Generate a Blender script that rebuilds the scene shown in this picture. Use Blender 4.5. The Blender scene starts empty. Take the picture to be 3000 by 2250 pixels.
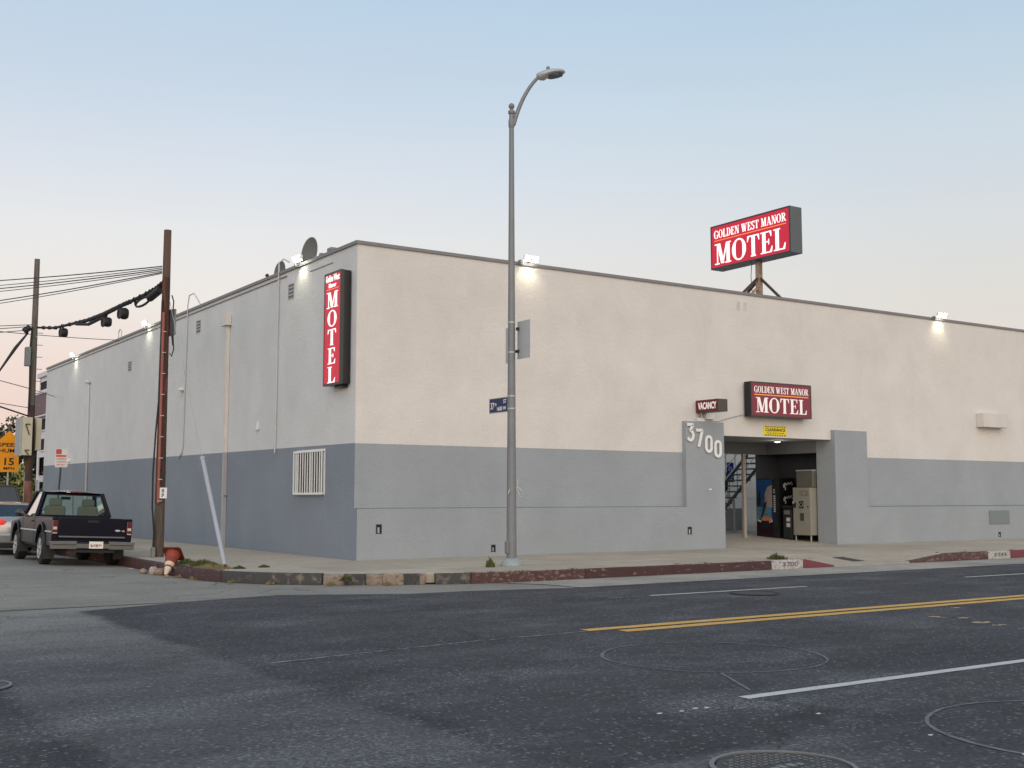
import bpy, bmesh, math, random
from mathutils import Vector, Matrix
random.seed(7)
R=math.radians
sc=bpy.context.scene
col=sc.collection
# ------------------------------------------------------------------ camera
cam=bpy.data.cameras.new('camera'); camo=bpy.data.objects.new('camera',cam); col.objects.link(camo)
cam.sensor_width=36.0; cam.lens=36.0*3411.5/3000.0; cam.clip_end=3000; cam.clip_start=0.1
camo.location=(-11.99,-24.59,1.45)
camo.rotation_euler=(R(90+5.548),0,-R(33.67))
sc.camera=camo
# ------------------------------------------------------------------ sky: clear dusk, sun just set behind the camera
SUN_AZ=R(188)      # the afterglow lies in the direction of -Y
w=bpy.data.worlds.new('World'); sc.world=w; w.use_nodes=True
nt=w.node_tree; nt.nodes.clear()
N=nt.nodes.new; Lk=nt.links.new
out=N('ShaderNodeOutputWorld'); bg=N('ShaderNodeBackground'); Lk(bg.outputs[0],out.inputs[0])
tc=N('ShaderNodeTexCoord'); sep=N('ShaderNodeSeparateXYZ'); nrm=N('ShaderNodeVectorMath'); nrm.operation='NORMALIZE'
Lk(tc.outputs['Generated'],nrm.inputs[0]); Lk(nrm.outputs[0],sep.inputs[0])
def ramp(stops):
    r=N('ShaderNodeValToRGB'); e=r.color_ramp.elements
    while len(e)<len(stops): e.new(0.5)
    for i,(p,c) in enumerate(stops): e[i].position=p; e[i].color=(*c,1)
    return r
def lin(r,g,b):
    f=lambda v:(v/255/12.92) if v/255<=.04045 else ((v/255+.055)/1.055)**2.4
    return (f(r),f(g),f(b))
# height of the direction above the horizon (sine) -> colour, on the side away from the sunset
anti=ramp([(0,lin(222,196,190)),(.05,lin(236,208,198)),(.10,lin(237,217,207)),(.16,lin(235,229,223)),(.218,lin(228,229,230)),(.26,lin(217,223,231)),(.314,lin(202,215,229)),(.36,lin(193,210,227)),(.404,lin(185,207,227)),(.70,lin(150,178,208)),(1,lin(140,168,200))])
right=ramp([(0,lin(222,204,196)),(.05,lin(228,210,200)),(.10,lin(227,217,206)),(.16,lin(223,220,214)),(.218,lin(216,220,222)),(.26,lin(208,217,225)),(.314,lin(197,213,225)),(.36,lin(187,208,225)),(.404,lin(180,204,225)),(.70,lin(148,176,208)),(1,lin(140,168,200))])
glow=ramp([(0,(1.0,.64,.42)),(.08,(1.0,.76,.56)),(.25,(.95,.86,.74)),(.5,(.66,.70,.74)),(.8,(.36,.43,.53)),(1,lin(140,168,200))])
for r_ in (anti,right,glow): Lk(sep.outputs['Z'],r_.inputs[0])
def math_(op,a,b=None):
    m=N('ShaderNodeMath'); m.operation=op
    for i,v in enumerate((a,b)):
        if v is None: continue
        if isinstance(v,(int,float)): m.inputs[i].default_value=v
        else: Lk(v,m.inputs[i])
    return m.outputs[0]
def mixc(f,a,b):
    m=N('ShaderNodeMix'); m.data_type='RGBA'; Lk(f,m.inputs[0]); Lk(a,m.inputs[6]); Lk(b,m.inputs[7]); return m.outputs[2]
def smooth(v,a,b):
    m=N('ShaderNodeMapRange'); m.interpolation_type='SMOOTHSTEP'; Lk(v,m.inputs[0]); m.inputs[1].default_value=a; m.inputs[2].default_value=b; return m.outputs[0]
sx=math_('MULTIPLY',sep.outputs['X'],1.0)
fr=smooth(sx,.25,.85)
base=mixc(fr,anti.outputs[0],right.outputs[0])
dn=N('ShaderNodeVectorMath'); dn.operation='DOT_PRODUCT'; Lk(nrm.outputs[0],dn.inputs[0]); dn.inputs[1].default_value=(-.42,-.90,0)
fg=smooth(dn.outputs['Value'],-.30,.85)
gl=N('ShaderNodeVectorMath'); gl.operation='SCALE'; Lk(glow.outputs[0],gl.inputs[0]); gl.inputs['Scale'].default_value=1.75
skyc=mixc(fg,base,gl.outputs[0])
nz=N('ShaderNodeTexNoise'); nz.inputs['Scale'].default_value=1.6; nz.inputs['Detail'].default_value=5; mpz=N('ShaderNodeMapping'); mpz.inputs['Scale'].default_value=(1,1,3.5); Lk(nrm.outputs[0],mpz.inputs[0]); Lk(mpz.outputs[0],nz.inputs['Vector'])
mz=N('ShaderNodeMapRange'); Lk(nz.outputs[0],mz.inputs[0]); mz.inputs[1].default_value=.3; mz.inputs[2].default_value=.7; mz.inputs[3].default_value=.975; mz.inputs[4].default_value=1.02
sz_=N('ShaderNodeVectorMath'); sz_.operation='SCALE'; Lk(skyc,sz_.inputs[0]); Lk(mz.outputs[0],sz_.inputs['Scale'])
Lk(sz_.outputs[0],bg.inputs[0]); bg.inputs[1].default_value=1.0
# soft low afterglow, no disc in the sky any more
sun=bpy.data.lights.new('sun','SUN'); sun.energy=1.1; sun.angle=R(70); sun.color=(1,.91,.80)
suno=bpy.data.objects.new('sun',sun); col.objects.link(suno)
sd=Vector((.48,.80,-.36)); suno.rotation_euler=sd.to_track_quat('-Z','Y').to_euler()
vs=sc.view_settings; vs.view_transform='Standard'; vs.look='None'; vs.exposure=0.05; vs.gamma=1; vs.use_curve_mapping=False
sc.cycles.use_denoising=True
sc.cycles.max_bounces=6

# ------------------------------------------------------------------ materials
MATS={}
def mat(name,c,rough=.7,metal=0,var=.10,vs_=2.0,bump=0,bs=60,spec=.4,emit=None,est=0,c2=None,c2scale=1.0,c2lo=.5,c2hi=.6,fine=0,fscale=120,coat=0,stretch=(1,1,1),rand=0,alpha=None):
    m=bpy.data.materials.new(name); m.use_nodes=True; n=m.node_tree.nodes; l=m.node_tree.links
    b=n['Principled BSDF']; b.inputs['Roughness'].default_value=rough; b.inputs['Metallic'].default_value=metal
    b.inputs['Specular IOR Level'].default_value=spec; b.inputs['Coat Weight'].default_value=coat
    g=n.new('ShaderNodeNewGeometry'); mp=n.new('ShaderNodeMapping'); l.new(g.outputs['Position'],mp.inputs[0]); mp.inputs['Scale'].default_value=stretch
    def noise(s,d=5,r=.6):
        t=n.new('ShaderNodeTexNoise'); t.inputs['Scale'].default_value=s; t.inputs['Detail'].default_value=d; t.inputs['Roughness'].default_value=r; l.new(mp.outputs[0],t.inputs['Vector']); return t.outputs[0]
    def mr(v,a,bb,lo,hi):
        t=n.new('ShaderNodeMapRange'); l.new(v,t.inputs[0]); t.inputs[1].default_value=a; t.inputs[2].default_value=bb; t.inputs[3].default_value=lo; t.inputs[4].default_value=hi; return t.outputs[0]
    rgb=n.new('ShaderNodeRGB'); rgb.outputs[0].default_value=(*c,1); cur=rgb.outputs[0]
    def mix(f,a,bcol,mode='MIX'):
        t=n.new('ShaderNodeMix'); t.data_type='RGBA'; t.blend_type=mode
        if isinstance(f,float): t.inputs[0].default_value=f
        else: l.new(f,t.inputs[0])
        l.new(a,t.inputs[6])
        if isinstance(bcol,tuple): t.inputs[7].default_value=(*bcol,1)
        else: l.new(bcol,t.inputs[7])
        return t.outputs[2]
    if c2: cur=mix(mr(noise(c2scale,6,.65),c2lo,c2hi,0,1),cur,c2)
    def scale(curc,f):
        t=n.new('ShaderNodeVectorMath'); t.operation='SCALE'; l.new(curc,t.inputs[0]); l.new(f,t.inputs['Scale']); return t.outputs[0]
    if var: cur=scale(cur,mr(noise(vs_,6,.6),.3,.7,1-var,1+var))
    if fine: cur=scale(cur,mr(noise(fscale,3,.7),.35,.65,1-fine,1+fine))
    if rand:
        oi=n.new('ShaderNodeObjectInfo'); cur=scale(cur,mr(oi.outputs['Random'],0,1,1-rand,1+rand))
    l.new(cur,b.inputs['Base Color'])
    if bump:
        bp=n.new('ShaderNodeBump'); bp.inputs['Strength'].default_value=min(1,bump); bp.inputs['Distance'].default_value=.02; l.new(noise(bs,6,.7),bp.inputs['Height']); l.new(bp.outputs[0],b.inputs['Normal'])
    if emit: b.inputs['Emission Color'].default_value=(*emit,1); b.inputs['Emission Strength'].default_value=est
    MATS[name]=m; return m
def glass(name,tint,gl=.25,rough=.02):
    m=bpy.data.materials.new(name); m.use_nodes=True; n=m.node_tree.nodes; l=m.node_tree.links; n.clear()
    o=n.new('ShaderNodeOutputMaterial'); t=n.new('ShaderNodeBsdfTransparent'); t.inputs[0].default_value=(*tint,1)
    g=n.new('ShaderNodeBsdfGlossy'); g.inputs['Roughness'].default_value=rough; f=n.new('ShaderNodeLayerWeight'); f.inputs['Blend'].default_value=gl
    mx=n.new('ShaderNodeMixShader'); l.new(f.outputs['Fresnel'],mx.inputs[0]); l.new(t.outputs[0],mx.inputs[1]); l.new(g.outputs[0],mx.inputs[2]); l.new(mx.outputs[0],o.inputs[0])
    MATS[name]=m; return m
M=MATS
# stucco walls: trowelled relief, faint vertical streaks
def stucco(name,c,rel=.24):
    m=mat(name,c,rough=.92,var=.045,vs_=.7,spec=.15,fine=.05,fscale=26)
    n=m.node_tree.nodes; l=m.node_tree.links; b=n['Principled BSDF']
    g=n.new('ShaderNodeNewGeometry')
    t1=n.new('ShaderNodeTexNoise'); mq=n.new('ShaderNodeMapping'); mq.inputs['Scale'].default_value=(1,1,1.7); l.new(g.outputs['Position'],mq.inputs[0]); t1.inputs['Scale'].default_value=4.5; t1.inputs['Detail'].default_value=9; t1.inputs['Roughness'].default_value=.70; t1.inputs['Distortion'].default_value=.8; l.new(mq.outputs[0],t1.inputs[0])
    bp=n.new('ShaderNodeBump'); bp.inputs['Strength'].default_value=rel; bp.inputs['Distance'].default_value=.06; l.new(t1.outputs[0],bp.inputs['Height']); l.new(bp.outputs[0],b.inputs['Normal'])
    # faint cloudy patches and soft run-off streaks
    mp=n.new('ShaderNodeMapping'); mp.inputs['Scale'].default_value=(.55,.55,.40); l.new(g.outputs['Position'],mp.inputs[0])
    t2=n.new('ShaderNodeTexNoise'); t2.inputs['Scale'].default_value=1.1; t2.inputs['Detail'].default_value=9; t2.inputs['Roughness'].default_value=.68; t2.inputs['Distortion'].default_value=.6; l.new(mp.outputs[0],t2.inputs[0])
    r=n.new('ShaderNodeMapRange'); r.inputs[1].default_value=.35; r.inputs[2].default_value=.65; r.inputs[3].default_value=1.035; r.inputs[4].default_value=.955; l.new(t2.outputs[0],r.inputs[0])
    src=b.inputs['Base Color'].links[0].from_socket
    s=n.new('ShaderNodeVectorMath'); s.operation='SCALE'; l.new(src,s.inputs[0]); l.new(r.outputs[0],s.inputs['Scale']); l.new(s.outputs[0],b.inputs['Base Color'])
    return m
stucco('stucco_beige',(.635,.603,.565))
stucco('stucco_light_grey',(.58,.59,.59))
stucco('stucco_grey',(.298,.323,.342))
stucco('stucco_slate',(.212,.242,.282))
stucco('stucco_white',(.6,.6,.6))
mat('coping',(.20,.20,.21),rough=.5,metal=.3,var=.08)
mat('flash',(.42,.43,.45),rough=.5,var=.08)
mat('pipe_beige',(.60,.56,.52),rough=.6,var=.06)
mat('pipe_grey',(.34,.34,.35),rough=.6,var=.06)
mat('conduit',(.50,.50,.51),rough=.5,var=.05)
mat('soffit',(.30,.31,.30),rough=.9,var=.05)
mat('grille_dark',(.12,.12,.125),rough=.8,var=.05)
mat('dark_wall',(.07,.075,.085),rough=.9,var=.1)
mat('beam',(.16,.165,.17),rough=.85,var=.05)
mat('white_metal',(.72,.72,.71),rough=.45,var=.04)
mat('black_metal',(.012,.013,.014),rough=.35,var=.05)
mat('sign_frame',(.045,.048,.05),rough=.4,var=.05)
mat('sign_cabinet',(.085,.10,.11),rough=.45,var=.05)
mat('dark_metal',(.03,.032,.035),rough=.5)
mat('void',(.006,.007,.009),rough=.8,var=0)
mat('rust_post',(.36,.26,.18),rough=.8,c2=(.24,.15,.10),c2scale=4,var=.15)
mat('rust_dark',(.07,.045,.04),rough=.8,var=.2)
mat('galv',(.185,.195,.203),rough=.5,metal=.25,var=.08,vs_=3)
mat('galv_light',(.40,.42,.43),rough=.45,metal=.3,var=.05)
mat('galv_base',(.27,.31,.31),rough=.6,metal=.1,var=.1,vs_=8)
mat('lens_dark',(.02,.022,.025),rough=.15)
mat('sign_back',(.42,.44,.46),rough=.5,metal=.2,var=.04)
mat('blue_sign',(.014,.022,.085),rough=.4,var=.03)
mat('text_white',(.75,.75,.75),rough=.5,var=0)
mat('number_faded',(.07,.065,.06),rough=.9,c2=(.25,.23,.21),c2scale=14,var=.1)
mat('text_black',(.012,.012,.012),rough=.5,var=0)
mat('red_lit',(.50,.015,.045),rough=.4,var=0,emit=lin(200,24,52),est=.40)
mat('red_dim',(.19,.028,.045),rough=.4,var=.03,emit=lin(140,28,48),est=.10)
mat('red_dark',(.12,.012,.02),rough=.35,var=.05,emit=lin(110,15,30),est=.06)
mat('white_lit',(.85,.85,.83),rough=.4,var=0,emit=(1,.98,.96),est=.75)
mat('white_dim',(.75,.70,.68),rough=.4,var=0,emit=(1,.92,.88),est=.25)
mat('orange_lit',(.8,.2,.05),rough=.4,var=0,emit=(1,.24,.07),est=.6)
mat('orange_dim',(.8,.3,.06),rough=.4,var=0,emit=(1,.35,.08),est=.2)
mat('flood_lens',(1,1,1),rough=.4,var=0,emit=(1,.97,.80),est=26)
mat('down_lens',(1,1,1),rough=.4,var=0,emit=(1,.93,.85),est=7)
mat('yellow_sign',(.80,.64,.02),rough=.5,var=.05)
mat('amber_sign',(.80,.30,.004),rough=.45,var=.03)
mat('white_sign',(.62,.60,.56),rough=.5,var=.05)
mat('red_paint_sign',(.5,.06,.06),rough=.5,var=.05)
mat('pink_print',(.55,.20,.18),rough=.5,var=.05)
mat('wood_pole',(.062,.034,.026),rough=.9,c2=(.125,.046,.030),c2scale=3.0,stretch=(4,4,.35),var=.25,vs_=6,bump=.6,bs=12)
mat('wood_pole_top',(.105,.072,.058),rough=.95,c2=(.12,.048,.032),c2scale=3,stretch=(3,3,.2),var=.25,vs_=6,bump=.6,bs=12)
mat('wood_far_top',(.13,.115,.10),rough=.95,c2=(.10,.07,.055),c2scale=4,stretch=(4,4,.35),var=.2,vs_=6,bump=.5,bs=12)
mat('wood_pole_base',(.085,.066,.052),rough=.95,c2=(.12,.095,.075),c2scale=5,stretch=(4,4,.4),var=.25,vs_=6,bump=.7,bs=14)
mat('wood_dark',(.052,.034,.03),rough=.9,c2=(.09,.045,.035),c2scale=3,stretch=(4,4,.35),var=.2,vs_=6,bump=.5,bs=12)
mat('wood_grey_green',(.10,.10,.085),rough=.95,c2=(.10,.05,.038),c2scale=2.2,c2lo=.5,c2hi=.7,stretch=(3,3,.3),var=.2,vs_=6,bump=.5,bs=12)
mat('conduit_red',(.27,.085,.062),rough=.55,var=.12)
mat('cable',(.013,.013,.014),rough=.6,var=0)
mat('wire',(.05,.05,.055),rough=.7,var=0)
mat('wire_pale',(.30,.30,.30),rough=.7,var=0)
mat('guard',(.34,.35,.385),rough=.5,var=.06)
mat('cream_metal',(.50,.45,.33),rough=.6,var=.06)
mat('grey_box',(.17,.18,.175),rough=.6,var=.08)
mat('paint_black_blue',(.002,.004,.012),rough=.2,metal=0,var=.05,coat=.0,spec=.2)
mat('paint_dark_green',(.003,.0045,.0055),rough=.2,metal=0,var=.04,coat=.0,spec=.22)
mat('paint_silver',(.36,.355,.34),rough=.3,metal=.55,var=.03,coat=.5)
mat('paint_black',(.012,.013,.015),rough=.25,var=.03,coat=.6)
mat('chrome',(.55,.56,.56),rough=.22,metal=.9,var=.03)
mat('bumper_steel',(.14,.145,.14),rough=.35,metal=.6,var=.1)
mat('rubber',(.016,.016,.017),rough=.85,var=.1)
mat('trim_black',(.015,.015,.016),rough=.6,var=.05)
mat('trim_grey',(.45,.46,.47),rough=.4,var=.05)
mat('mudflap',(.03,.03,.028),rough=.8,var=.1)
mat('seat_cloth',(.13,.12,.105),rough=.95,var=.1)
mat('interior',(.05,.05,.05),rough=.9,var=.05)
mat('tail_red',(.085,.004,.006),rough=.15,var=.1,coat=.8)
mat('tail_red_bright',(.8,.04,.04),rough=.2,var=.05,emit=(1,.1,.07),est=.22)
mat('tail_clear',(.5,.42,.40),rough=.2,var=.1)
mat('plate',(.72,.68,.60),rough=.5,var=.05)
mat('plate_ink',(.25,.08,.10),rough=.5,var=0)
glass('glass_green',(.84,.95,.88),.20)
glass('glass_dark',(.10,.12,.14),.45)
glass('glass_blue',(.20,.26,.36),.55)
glass('glass_window',(.12,.16,.15),.35)
mat('cone_orange',(.235,.038,.018),rough=.6,var=.15,vs_=9,c2=(.18,.028,.014),c2scale=7)
mat('cone_dark',(.13,.022,.013),rough=.7,var=.2,vs_=9)
mat('cone_band',(.58,.45,.33),rough=.4,var=.2,vs_=12)
mat('rock_tan',(.27,.19,.14),rough=.95,var=.25,vs_=14,bump=.6,bs=25)
mat('rock_pale',(.36,.30,.27),rough=.95,var=.2,vs_=14,bump=.6,bs=25)
mat('weed',(.085,.10,.03),rough=.8,var=.3,vs_=6)
mat('weed_dry',(.22,.17,.08),rough=.9,var=.3,vs_=6)
mat('weed_dark',(.05,.058,.018),rough=.8,var=.3,vs_=6)
mat('dirt',(.15,.115,.075),rough=.98,var=.3,vs_=8,fine=.25,fscale=60,bump=.6,bs=40)
mat('leaf_dark',(.022,.034,.016),rough=.75,var=.35,vs_=3)
mat('leaf_light',(.36,.36,.12),rough=.7,var=.35,vs_=3)
mat('leaf_mid',(.07,.085,.025),rough=.7,var=.35,vs_=3)
mat('bark',(.08,.06,.045),rough=.95,var=.2)
mat('machine_black',(.010,.011,.013),rough=.25,var=.05,coat=.4)
mat('machine_beige',(.27,.255,.21),rough=.5,var=.05,vs_=4)
mat('steel_dull',(.20,.185,.15),rough=.4,metal=.5,var=.1,vs_=5)
mat('panel_blue',(.008,.045,.13),rough=.25,var=.35,vs_=3,emit=(.02,.12,.35),est=.03)
mat('panel_blue_pale',(.06,.17,.24),rough=.25,var=.5,vs_=5,emit=(.1,.3,.4),est=.02)
mat('panel_wine',(.022,.004,.008),rough=.25,var=.3,vs_=4)
mat('panel_skin',(.30,.24,.21),rough=.35,var=.15,vs_=6)
mat('panel_cola',(.05,.012,.01),rough=.25,var=.2)
mat('panel_food',(.45,.20,.10),rough=.4,var=.5,vs_=14)
mat('bin_dark',(.02,.022,.022),rough=.6)
mat('blue_access',(.02,.035,.38),rough=.4,var=.03)
mat('stair_steel',(.06,.06,.062),rough=.6,var=.1)
mat('rail_steel',(.38,.40,.40),rough=.5,metal=.3,var=.05)
mat('tread',(.11,.10,.085),rough=.9,var=.15)
mat('post_beige',(.40,.36,.31),rough=.6,var=.06)
mat('court_wall',(.74,.71,.65),rough=.9,var=.05)
mat('apt_white',(.62,.60,.63),rough=.85,var=.04)
mat('apt_purple',(.16,.10,.11),rough=.7,var=.1)
mat('dish_grey',(.13,.13,.12),rough=.6,var=.1)
mat('iron',(.045,.045,.045),rough=.55,metal=.5,var=.2,vs_=10)
mat('iron_ring',(.19,.185,.175),rough=.5,metal=.4,var=.15,vs_=12)
mat('iron_worn',(.19,.195,.20),rough=.42,metal=.5,var=.2,vs_=20)
mat('litter',(.5,.48,.44),rough=.8,var=.1)

def ground_mat(name,c,dark,light,speck=.35,cracks=.5,patch=.22,fs=90,bump=.5,fade=None,band=False):
    """asphalt / concrete: large tone patches, streaky wear along x, aggregate speckle, hairline cracks"""
    m=bpy.data.materials.new(name); m.use_nodes=True; n=m.node_tree.nodes; l=m.node_tree.links; b=n['Principled BSDF']
    b.inputs['Roughness'].default_value=.88; b.inputs['Specular IOR Level'].default_value=.25
    g=n.new('ShaderNodeNewGeometry'); P=g.outputs['Position']
    def noise(s,d=6,r=.6,sc_=None,off=0):
        t=n.new('ShaderNodeTexNoise'); t.inputs['Scale'].default_value=s; t.inputs['Detail'].default_value=d; t.inputs['Roughness'].default_value=r
        mp=n.new('ShaderNodeMapping'); mp.inputs['Scale'].default_value=sc_ or (1,1,1); mp.inputs['Location'].default_value=(off,off*.7,0); l.new(P,mp.inputs[0]); l.new(mp.outputs[0],t.inputs[0]); return t.outputs[0]
    def mr(v,a,bb,lo,hi):
        t=n.new('ShaderNodeMapRange'); l.new(v,t.inputs[0]); t.inputs[1].default_value=a; t.inputs[2].default_value=bb; t.inputs[3].default_value=lo; t.inputs[4].default_value=hi; return t.outputs[0]
    def mix(f,a,bc):
        t=n.new('ShaderNodeMix'); t.data_type='RGBA'; l.new(f,t.inputs[0]); l.new(a,t.inputs[6])
        if isinstance(bc,tuple): t.inputs[7].default_value=(*bc,1)
        else: l.new(bc,t.inputs[7])
        return t.outputs[2]
    def scale(a,f):
        t=n.new('ShaderNodeVectorMath'); t.operation='SCALE'; l.new(a,t.inputs[0]); l.new(f,t.inputs['Scale']); return t.outputs[0]
    def mul(a,bb):
        t=n.new('ShaderNodeMath'); t.operation='MULTIPLY'; l.new(a,t.inputs[0])
        if isinstance(bb,float): t.inputs[1].default_value=bb
        else: l.new(bb,t.inputs[1])
        return t.outputs[0]
    rgb=n.new('ShaderNodeRGB'); rgb.outputs[0].default_value=(*c,1); cur=rgb.outputs[0]
    cur=mix(mr(noise(.35,7,.62),.42,.62,0,.8),cur,dark)
    if fade:  # the older, paler side-street surfacing takes over towards +y
        sp0=n.new('ShaderNodeSeparateXYZ'); l.new(P,sp0.inputs[0]); ad0=n.new('ShaderNodeMath'); ad0.operation='MULTIPLY_ADD'; l.new(noise(.6,6,.6),ad0.inputs[0]); ad0.inputs[1].default_value=5; l.new(sp0.outputs[1],ad0.inputs[2]); cur=mix(mr(ad0.outputs[0],-10.5,-3.2,0,.9),cur,fade)
    if band:
        # surfacing joints: a re-laid strip continues the side street across the avenue, tarred along its edges
        spb=n.new('ShaderNodeSeparateXYZ'); l.new(P,spb.inputs[0])
        def ma(op,a,bb=None,cc=None):
            t=n.new('ShaderNodeMath'); t.operation=op
            for i_,v_ in enumerate((a,bb,cc)):
                if v_ is None: continue
                if isinstance(v_,(int,float)): t.inputs[i_].default_value=v_
                else: l.new(v_,t.inputs[i_])
            return t.outputs[0]
        wob=ma('MULTIPLY_ADD',noise(1.1,7,.65),.5,-.25)
        xx=ma('ADD',spb.outputs[0],wob); yy_=ma('ADD',spb.outputs[1],wob)
        dxx=ma('ABSOLUTE',ma('ADD',xx,8.85))
        inb=mr(dxx,1.22,1.02,0,1); ylim=mr(yy_,-20.9,-20.2,0,1)
        low=ma('MULTIPLY',ma('MULTIPLY',mr(yy_,-18.75,-18.95,0,1),mr(yy_,-20.9,-20.3,0,1)),mr(xx,-5.2,-6.2,0,1))
        strp=ma('MAXIMUM',ma('MULTIPLY',inb,ylim),ma('MULTIPLY',low,mr(xx,-10.0,-9.8,0,1)))
        nb=mr(noise(.8,6,.6,None,31),.3,.7,.72,1.0)
        cur=mix(ma('MULTIPLY',strp,nb),cur,(.086,.081,.083))
        fadey=ma('MULTIPLY',strp,mr(ma('MULTIPLY_ADD',noise(.6,6,.6),5,spb.outputs[1]),-10.5,-3.2,0,.9)); cur=mix(fadey,cur,(.225,.208,.178))
        tar=ma('MULTIPLY',mr(ma('ABSOLUTE',ma('ADD',dxx,-1.24)),.03,.17,1,0),mr(noise(.55,6,.6,None,9),.42,.60,0,.75))
        tar2=ma('MULTIPLY',ma('MULTIPLY',mr(ma('ABSOLUTE',ma('ADD',yy_,18.8)),.02,.10,1,0),mr(xx,-4.6,-6.0,0,1)),mr(xx,-7.7,-7.2,0,.6))
        cur=mix(ma('MAXIMUM',ma('MULTIPLY',tar,mr(yy_,-7.5,-9.0,0,1)),tar2),cur,(.036,.036,.040))
    # ravelled surface: pale stone showing through in ragged patches
    rag=mr(noise(.55,8,.68,(1,1.6,1),13),.50,.66,0,1)
    if name=='asphalt_main': cur=mix(mr(noise(.42,7,.65,None,71),.56,.68,0,.55),cur,(.075,.068,.055))
    spk=mr(noise(fs,3,.8),.50,.64,0,1)
    cur=mix(mul(mul(rag,spk),speck),cur,light)
    cur=mix(mul(mr(noise(5,8,.8,(.35,2.2,1),5),.58,.72,0,1),speck*.6),cur,light)
    cur=scale(cur,mr(noise(fs*.7,5,.85),.38,.62,1-patch,1+patch))
    cur=scale(cur,mr(noise(2.2,5,.6,(.4,1.3,1)),.3,.7,1-patch*.5,1+patch*.5))
    if band:  # worn wheel tracks along x
        sp=n.new('ShaderNodeSeparateXYZ'); l.new(P,sp.inputs[0])
        wv=n.new('ShaderNodeTexWave'); wv.bands_direction='Y'; wv.inputs['Scale'].default_value=.17; wv.inputs['Distortion'].default_value=.8; l.new(P,wv.inputs[0])
        cur=scale(cur,mr(wv.outputs['Fac'],0,1,.93,1.07))
    vo=n.new('ShaderNodeTexVoronoi'); vo.inputs['Scale'].default_value=fs*1.25; l.new(P,vo.inputs['Vector'])
    vs3=n.new('ShaderNodeSeparateColor'); l.new(vo.outputs['Color'],vs3.inputs[0])
    cur=scale(cur,mr(vs3.outputs[0],0,1,1-patch*.75,1+patch*.75))
    cur=mix(mul(mr(vs3.outputs[1],.955,.965,0,1),speck*.55),cur,light)
    vo2=n.new('ShaderNodeTexVoronoi'); vo2.inputs['Scale'].default_value=fs*.35; mv=n.new('ShaderNodeMapping'); mv.inputs['Scale'].default_value=(.45,1.3,1); l.new(P,mv.inputs[0]); l.new(mv.outputs[0],vo2.inputs['Vector'])
    vs4=n.new('ShaderNodeSeparateColor'); l.new(vo2.outputs['Color'],vs4.inputs[0])
    cur=mix(mul(mul(mr(vs4.outputs[1],.965,.972,0,1),mr(vo2.outputs['Distance'],.22,.10,0,1)),speck*.4),cur,light)
    if cracks:
        v=n.new('ShaderNodeTexVoronoi'); v.feature='DISTANCE_TO_EDGE'; v.inputs['Scale'].default_value=.42
        nz=n.new('ShaderNodeTexNoise'); nz.inputs['Scale'].default_value=1.3; nz.inputs['Detail'].default_value=8; l.new(P,nz.inputs[0])
        ad=n.new('ShaderNodeVectorMath'); ad.operation='MULTIPLY_ADD'; l.new(nz.outputs[1],ad.inputs[0]); ad.inputs[1].default_value=(1.6,1.6,0); l.new(P,ad.inputs[2]); l.new(ad.outputs[0],v.inputs['Vector'])
        cr=mr(v.outputs['Distance'],.0,.012,1,0)
        cr=mul(cr,mr(noise(.5,3,.5,None,40),.48,.6,0,1)); cr=mul(cr,float(cracks))
        cur=mix(cr,cur,(c[0]*.35,c[1]*.35,c[2]*.35))
    l.new(cur,b.inputs['Base Color'])
    bp=n.new('ShaderNodeBump'); bp.inputs['Strength'].default_value=bump; bp.inputs['Distance'].default_value=.01; l.new(noise(fs*.8,4,.8),bp.inputs['Height']); l.new(bp.outputs[0],b.inputs['Normal'])
    MATS[name]=m; return m
ground_mat('asphalt_main',(.057,.0545,.0555),(.040,.0385,.040),(.24,.24,.24),speck=1.0,fs=34,patch=.34,cracks=.6,band=True)
ground_mat('asphalt_band',(.086,.081,.086),(.066,.063,.068),(.24,.24,.24),speck=.55,fs=34,patch=.24,cracks=.35,fade=(.19,.182,.168))
ground_mat('asphalt_side',(.250,.228,.192),(.195,.180,.155),(.30,.29,.27),speck=.4,fs=40,patch=.2,cracks=1.0)
ground_mat('asphalt_trench',(.056,.054,.058),(.044,.043,.046),(.2,.2,.2),speck=.2,fs=60,patch=.15,cracks=0)
ground_mat('concrete_gutter',(.37,.33,.275),(.21,.20,.18),(.38,.36,.34),speck=.25,fs=30,patch=.12,cracks=.5,bump=.3)
def slabmat():
    m=ground_mat('concrete_walk',(.405,.345,.265),(.335,.285,.225),(.42,.38,.34),speck=.25,fs=26,patch=.10,cracks=.35,bump=.25)
    n=m.node_tree.nodes; l=m.node_tree.links; b=n['Principled BSDF']; src=b.inputs['Base Color'].links[0].from_socket
    oi=n.new('ShaderNodeObjectInfo'); r=n.new('ShaderNodeMapRange'); r.inputs[3].default_value=.90; r.inputs[4].default_value=1.07; l.new(oi.outputs['Random'],r.inputs[0])
    s=n.new('ShaderNodeVectorMath'); s.operation='SCALE'; l.new(src,s.inputs[0]); l.new(r.outputs[0],s.inputs['Scale']); l.new(s.outputs[0],b.inputs['Base Color'])
slabmat()
def paint_ground(name,c,under,lo=.40,hi=.56,s=9,st=(1,1,1)):
    m=mat(name,c,rough=.75,var=.10,vs_=5,c2=under,c2scale=s,c2lo=lo,c2hi=hi,stretch=st); return m
paint_ground('line_white',(.50,.48,.435),(.16,.16,.165),.60,.72,14)
paint_ground('line_white_worn',(.30,.30,.29),(.075,.075,.08),.46,.56,10)
paint_ground('line_yellow',(.60,.335,.075),(.22,.14,.05),.58,.74,16)
paint_ground('line_yellow_worn',(.46,.33,.16),(.07,.07,.075),.47,.53,9)
paint_ground('loop_seal',(.15,.146,.148),(.075,.073,.077),.47,.60,2.6)
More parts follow.
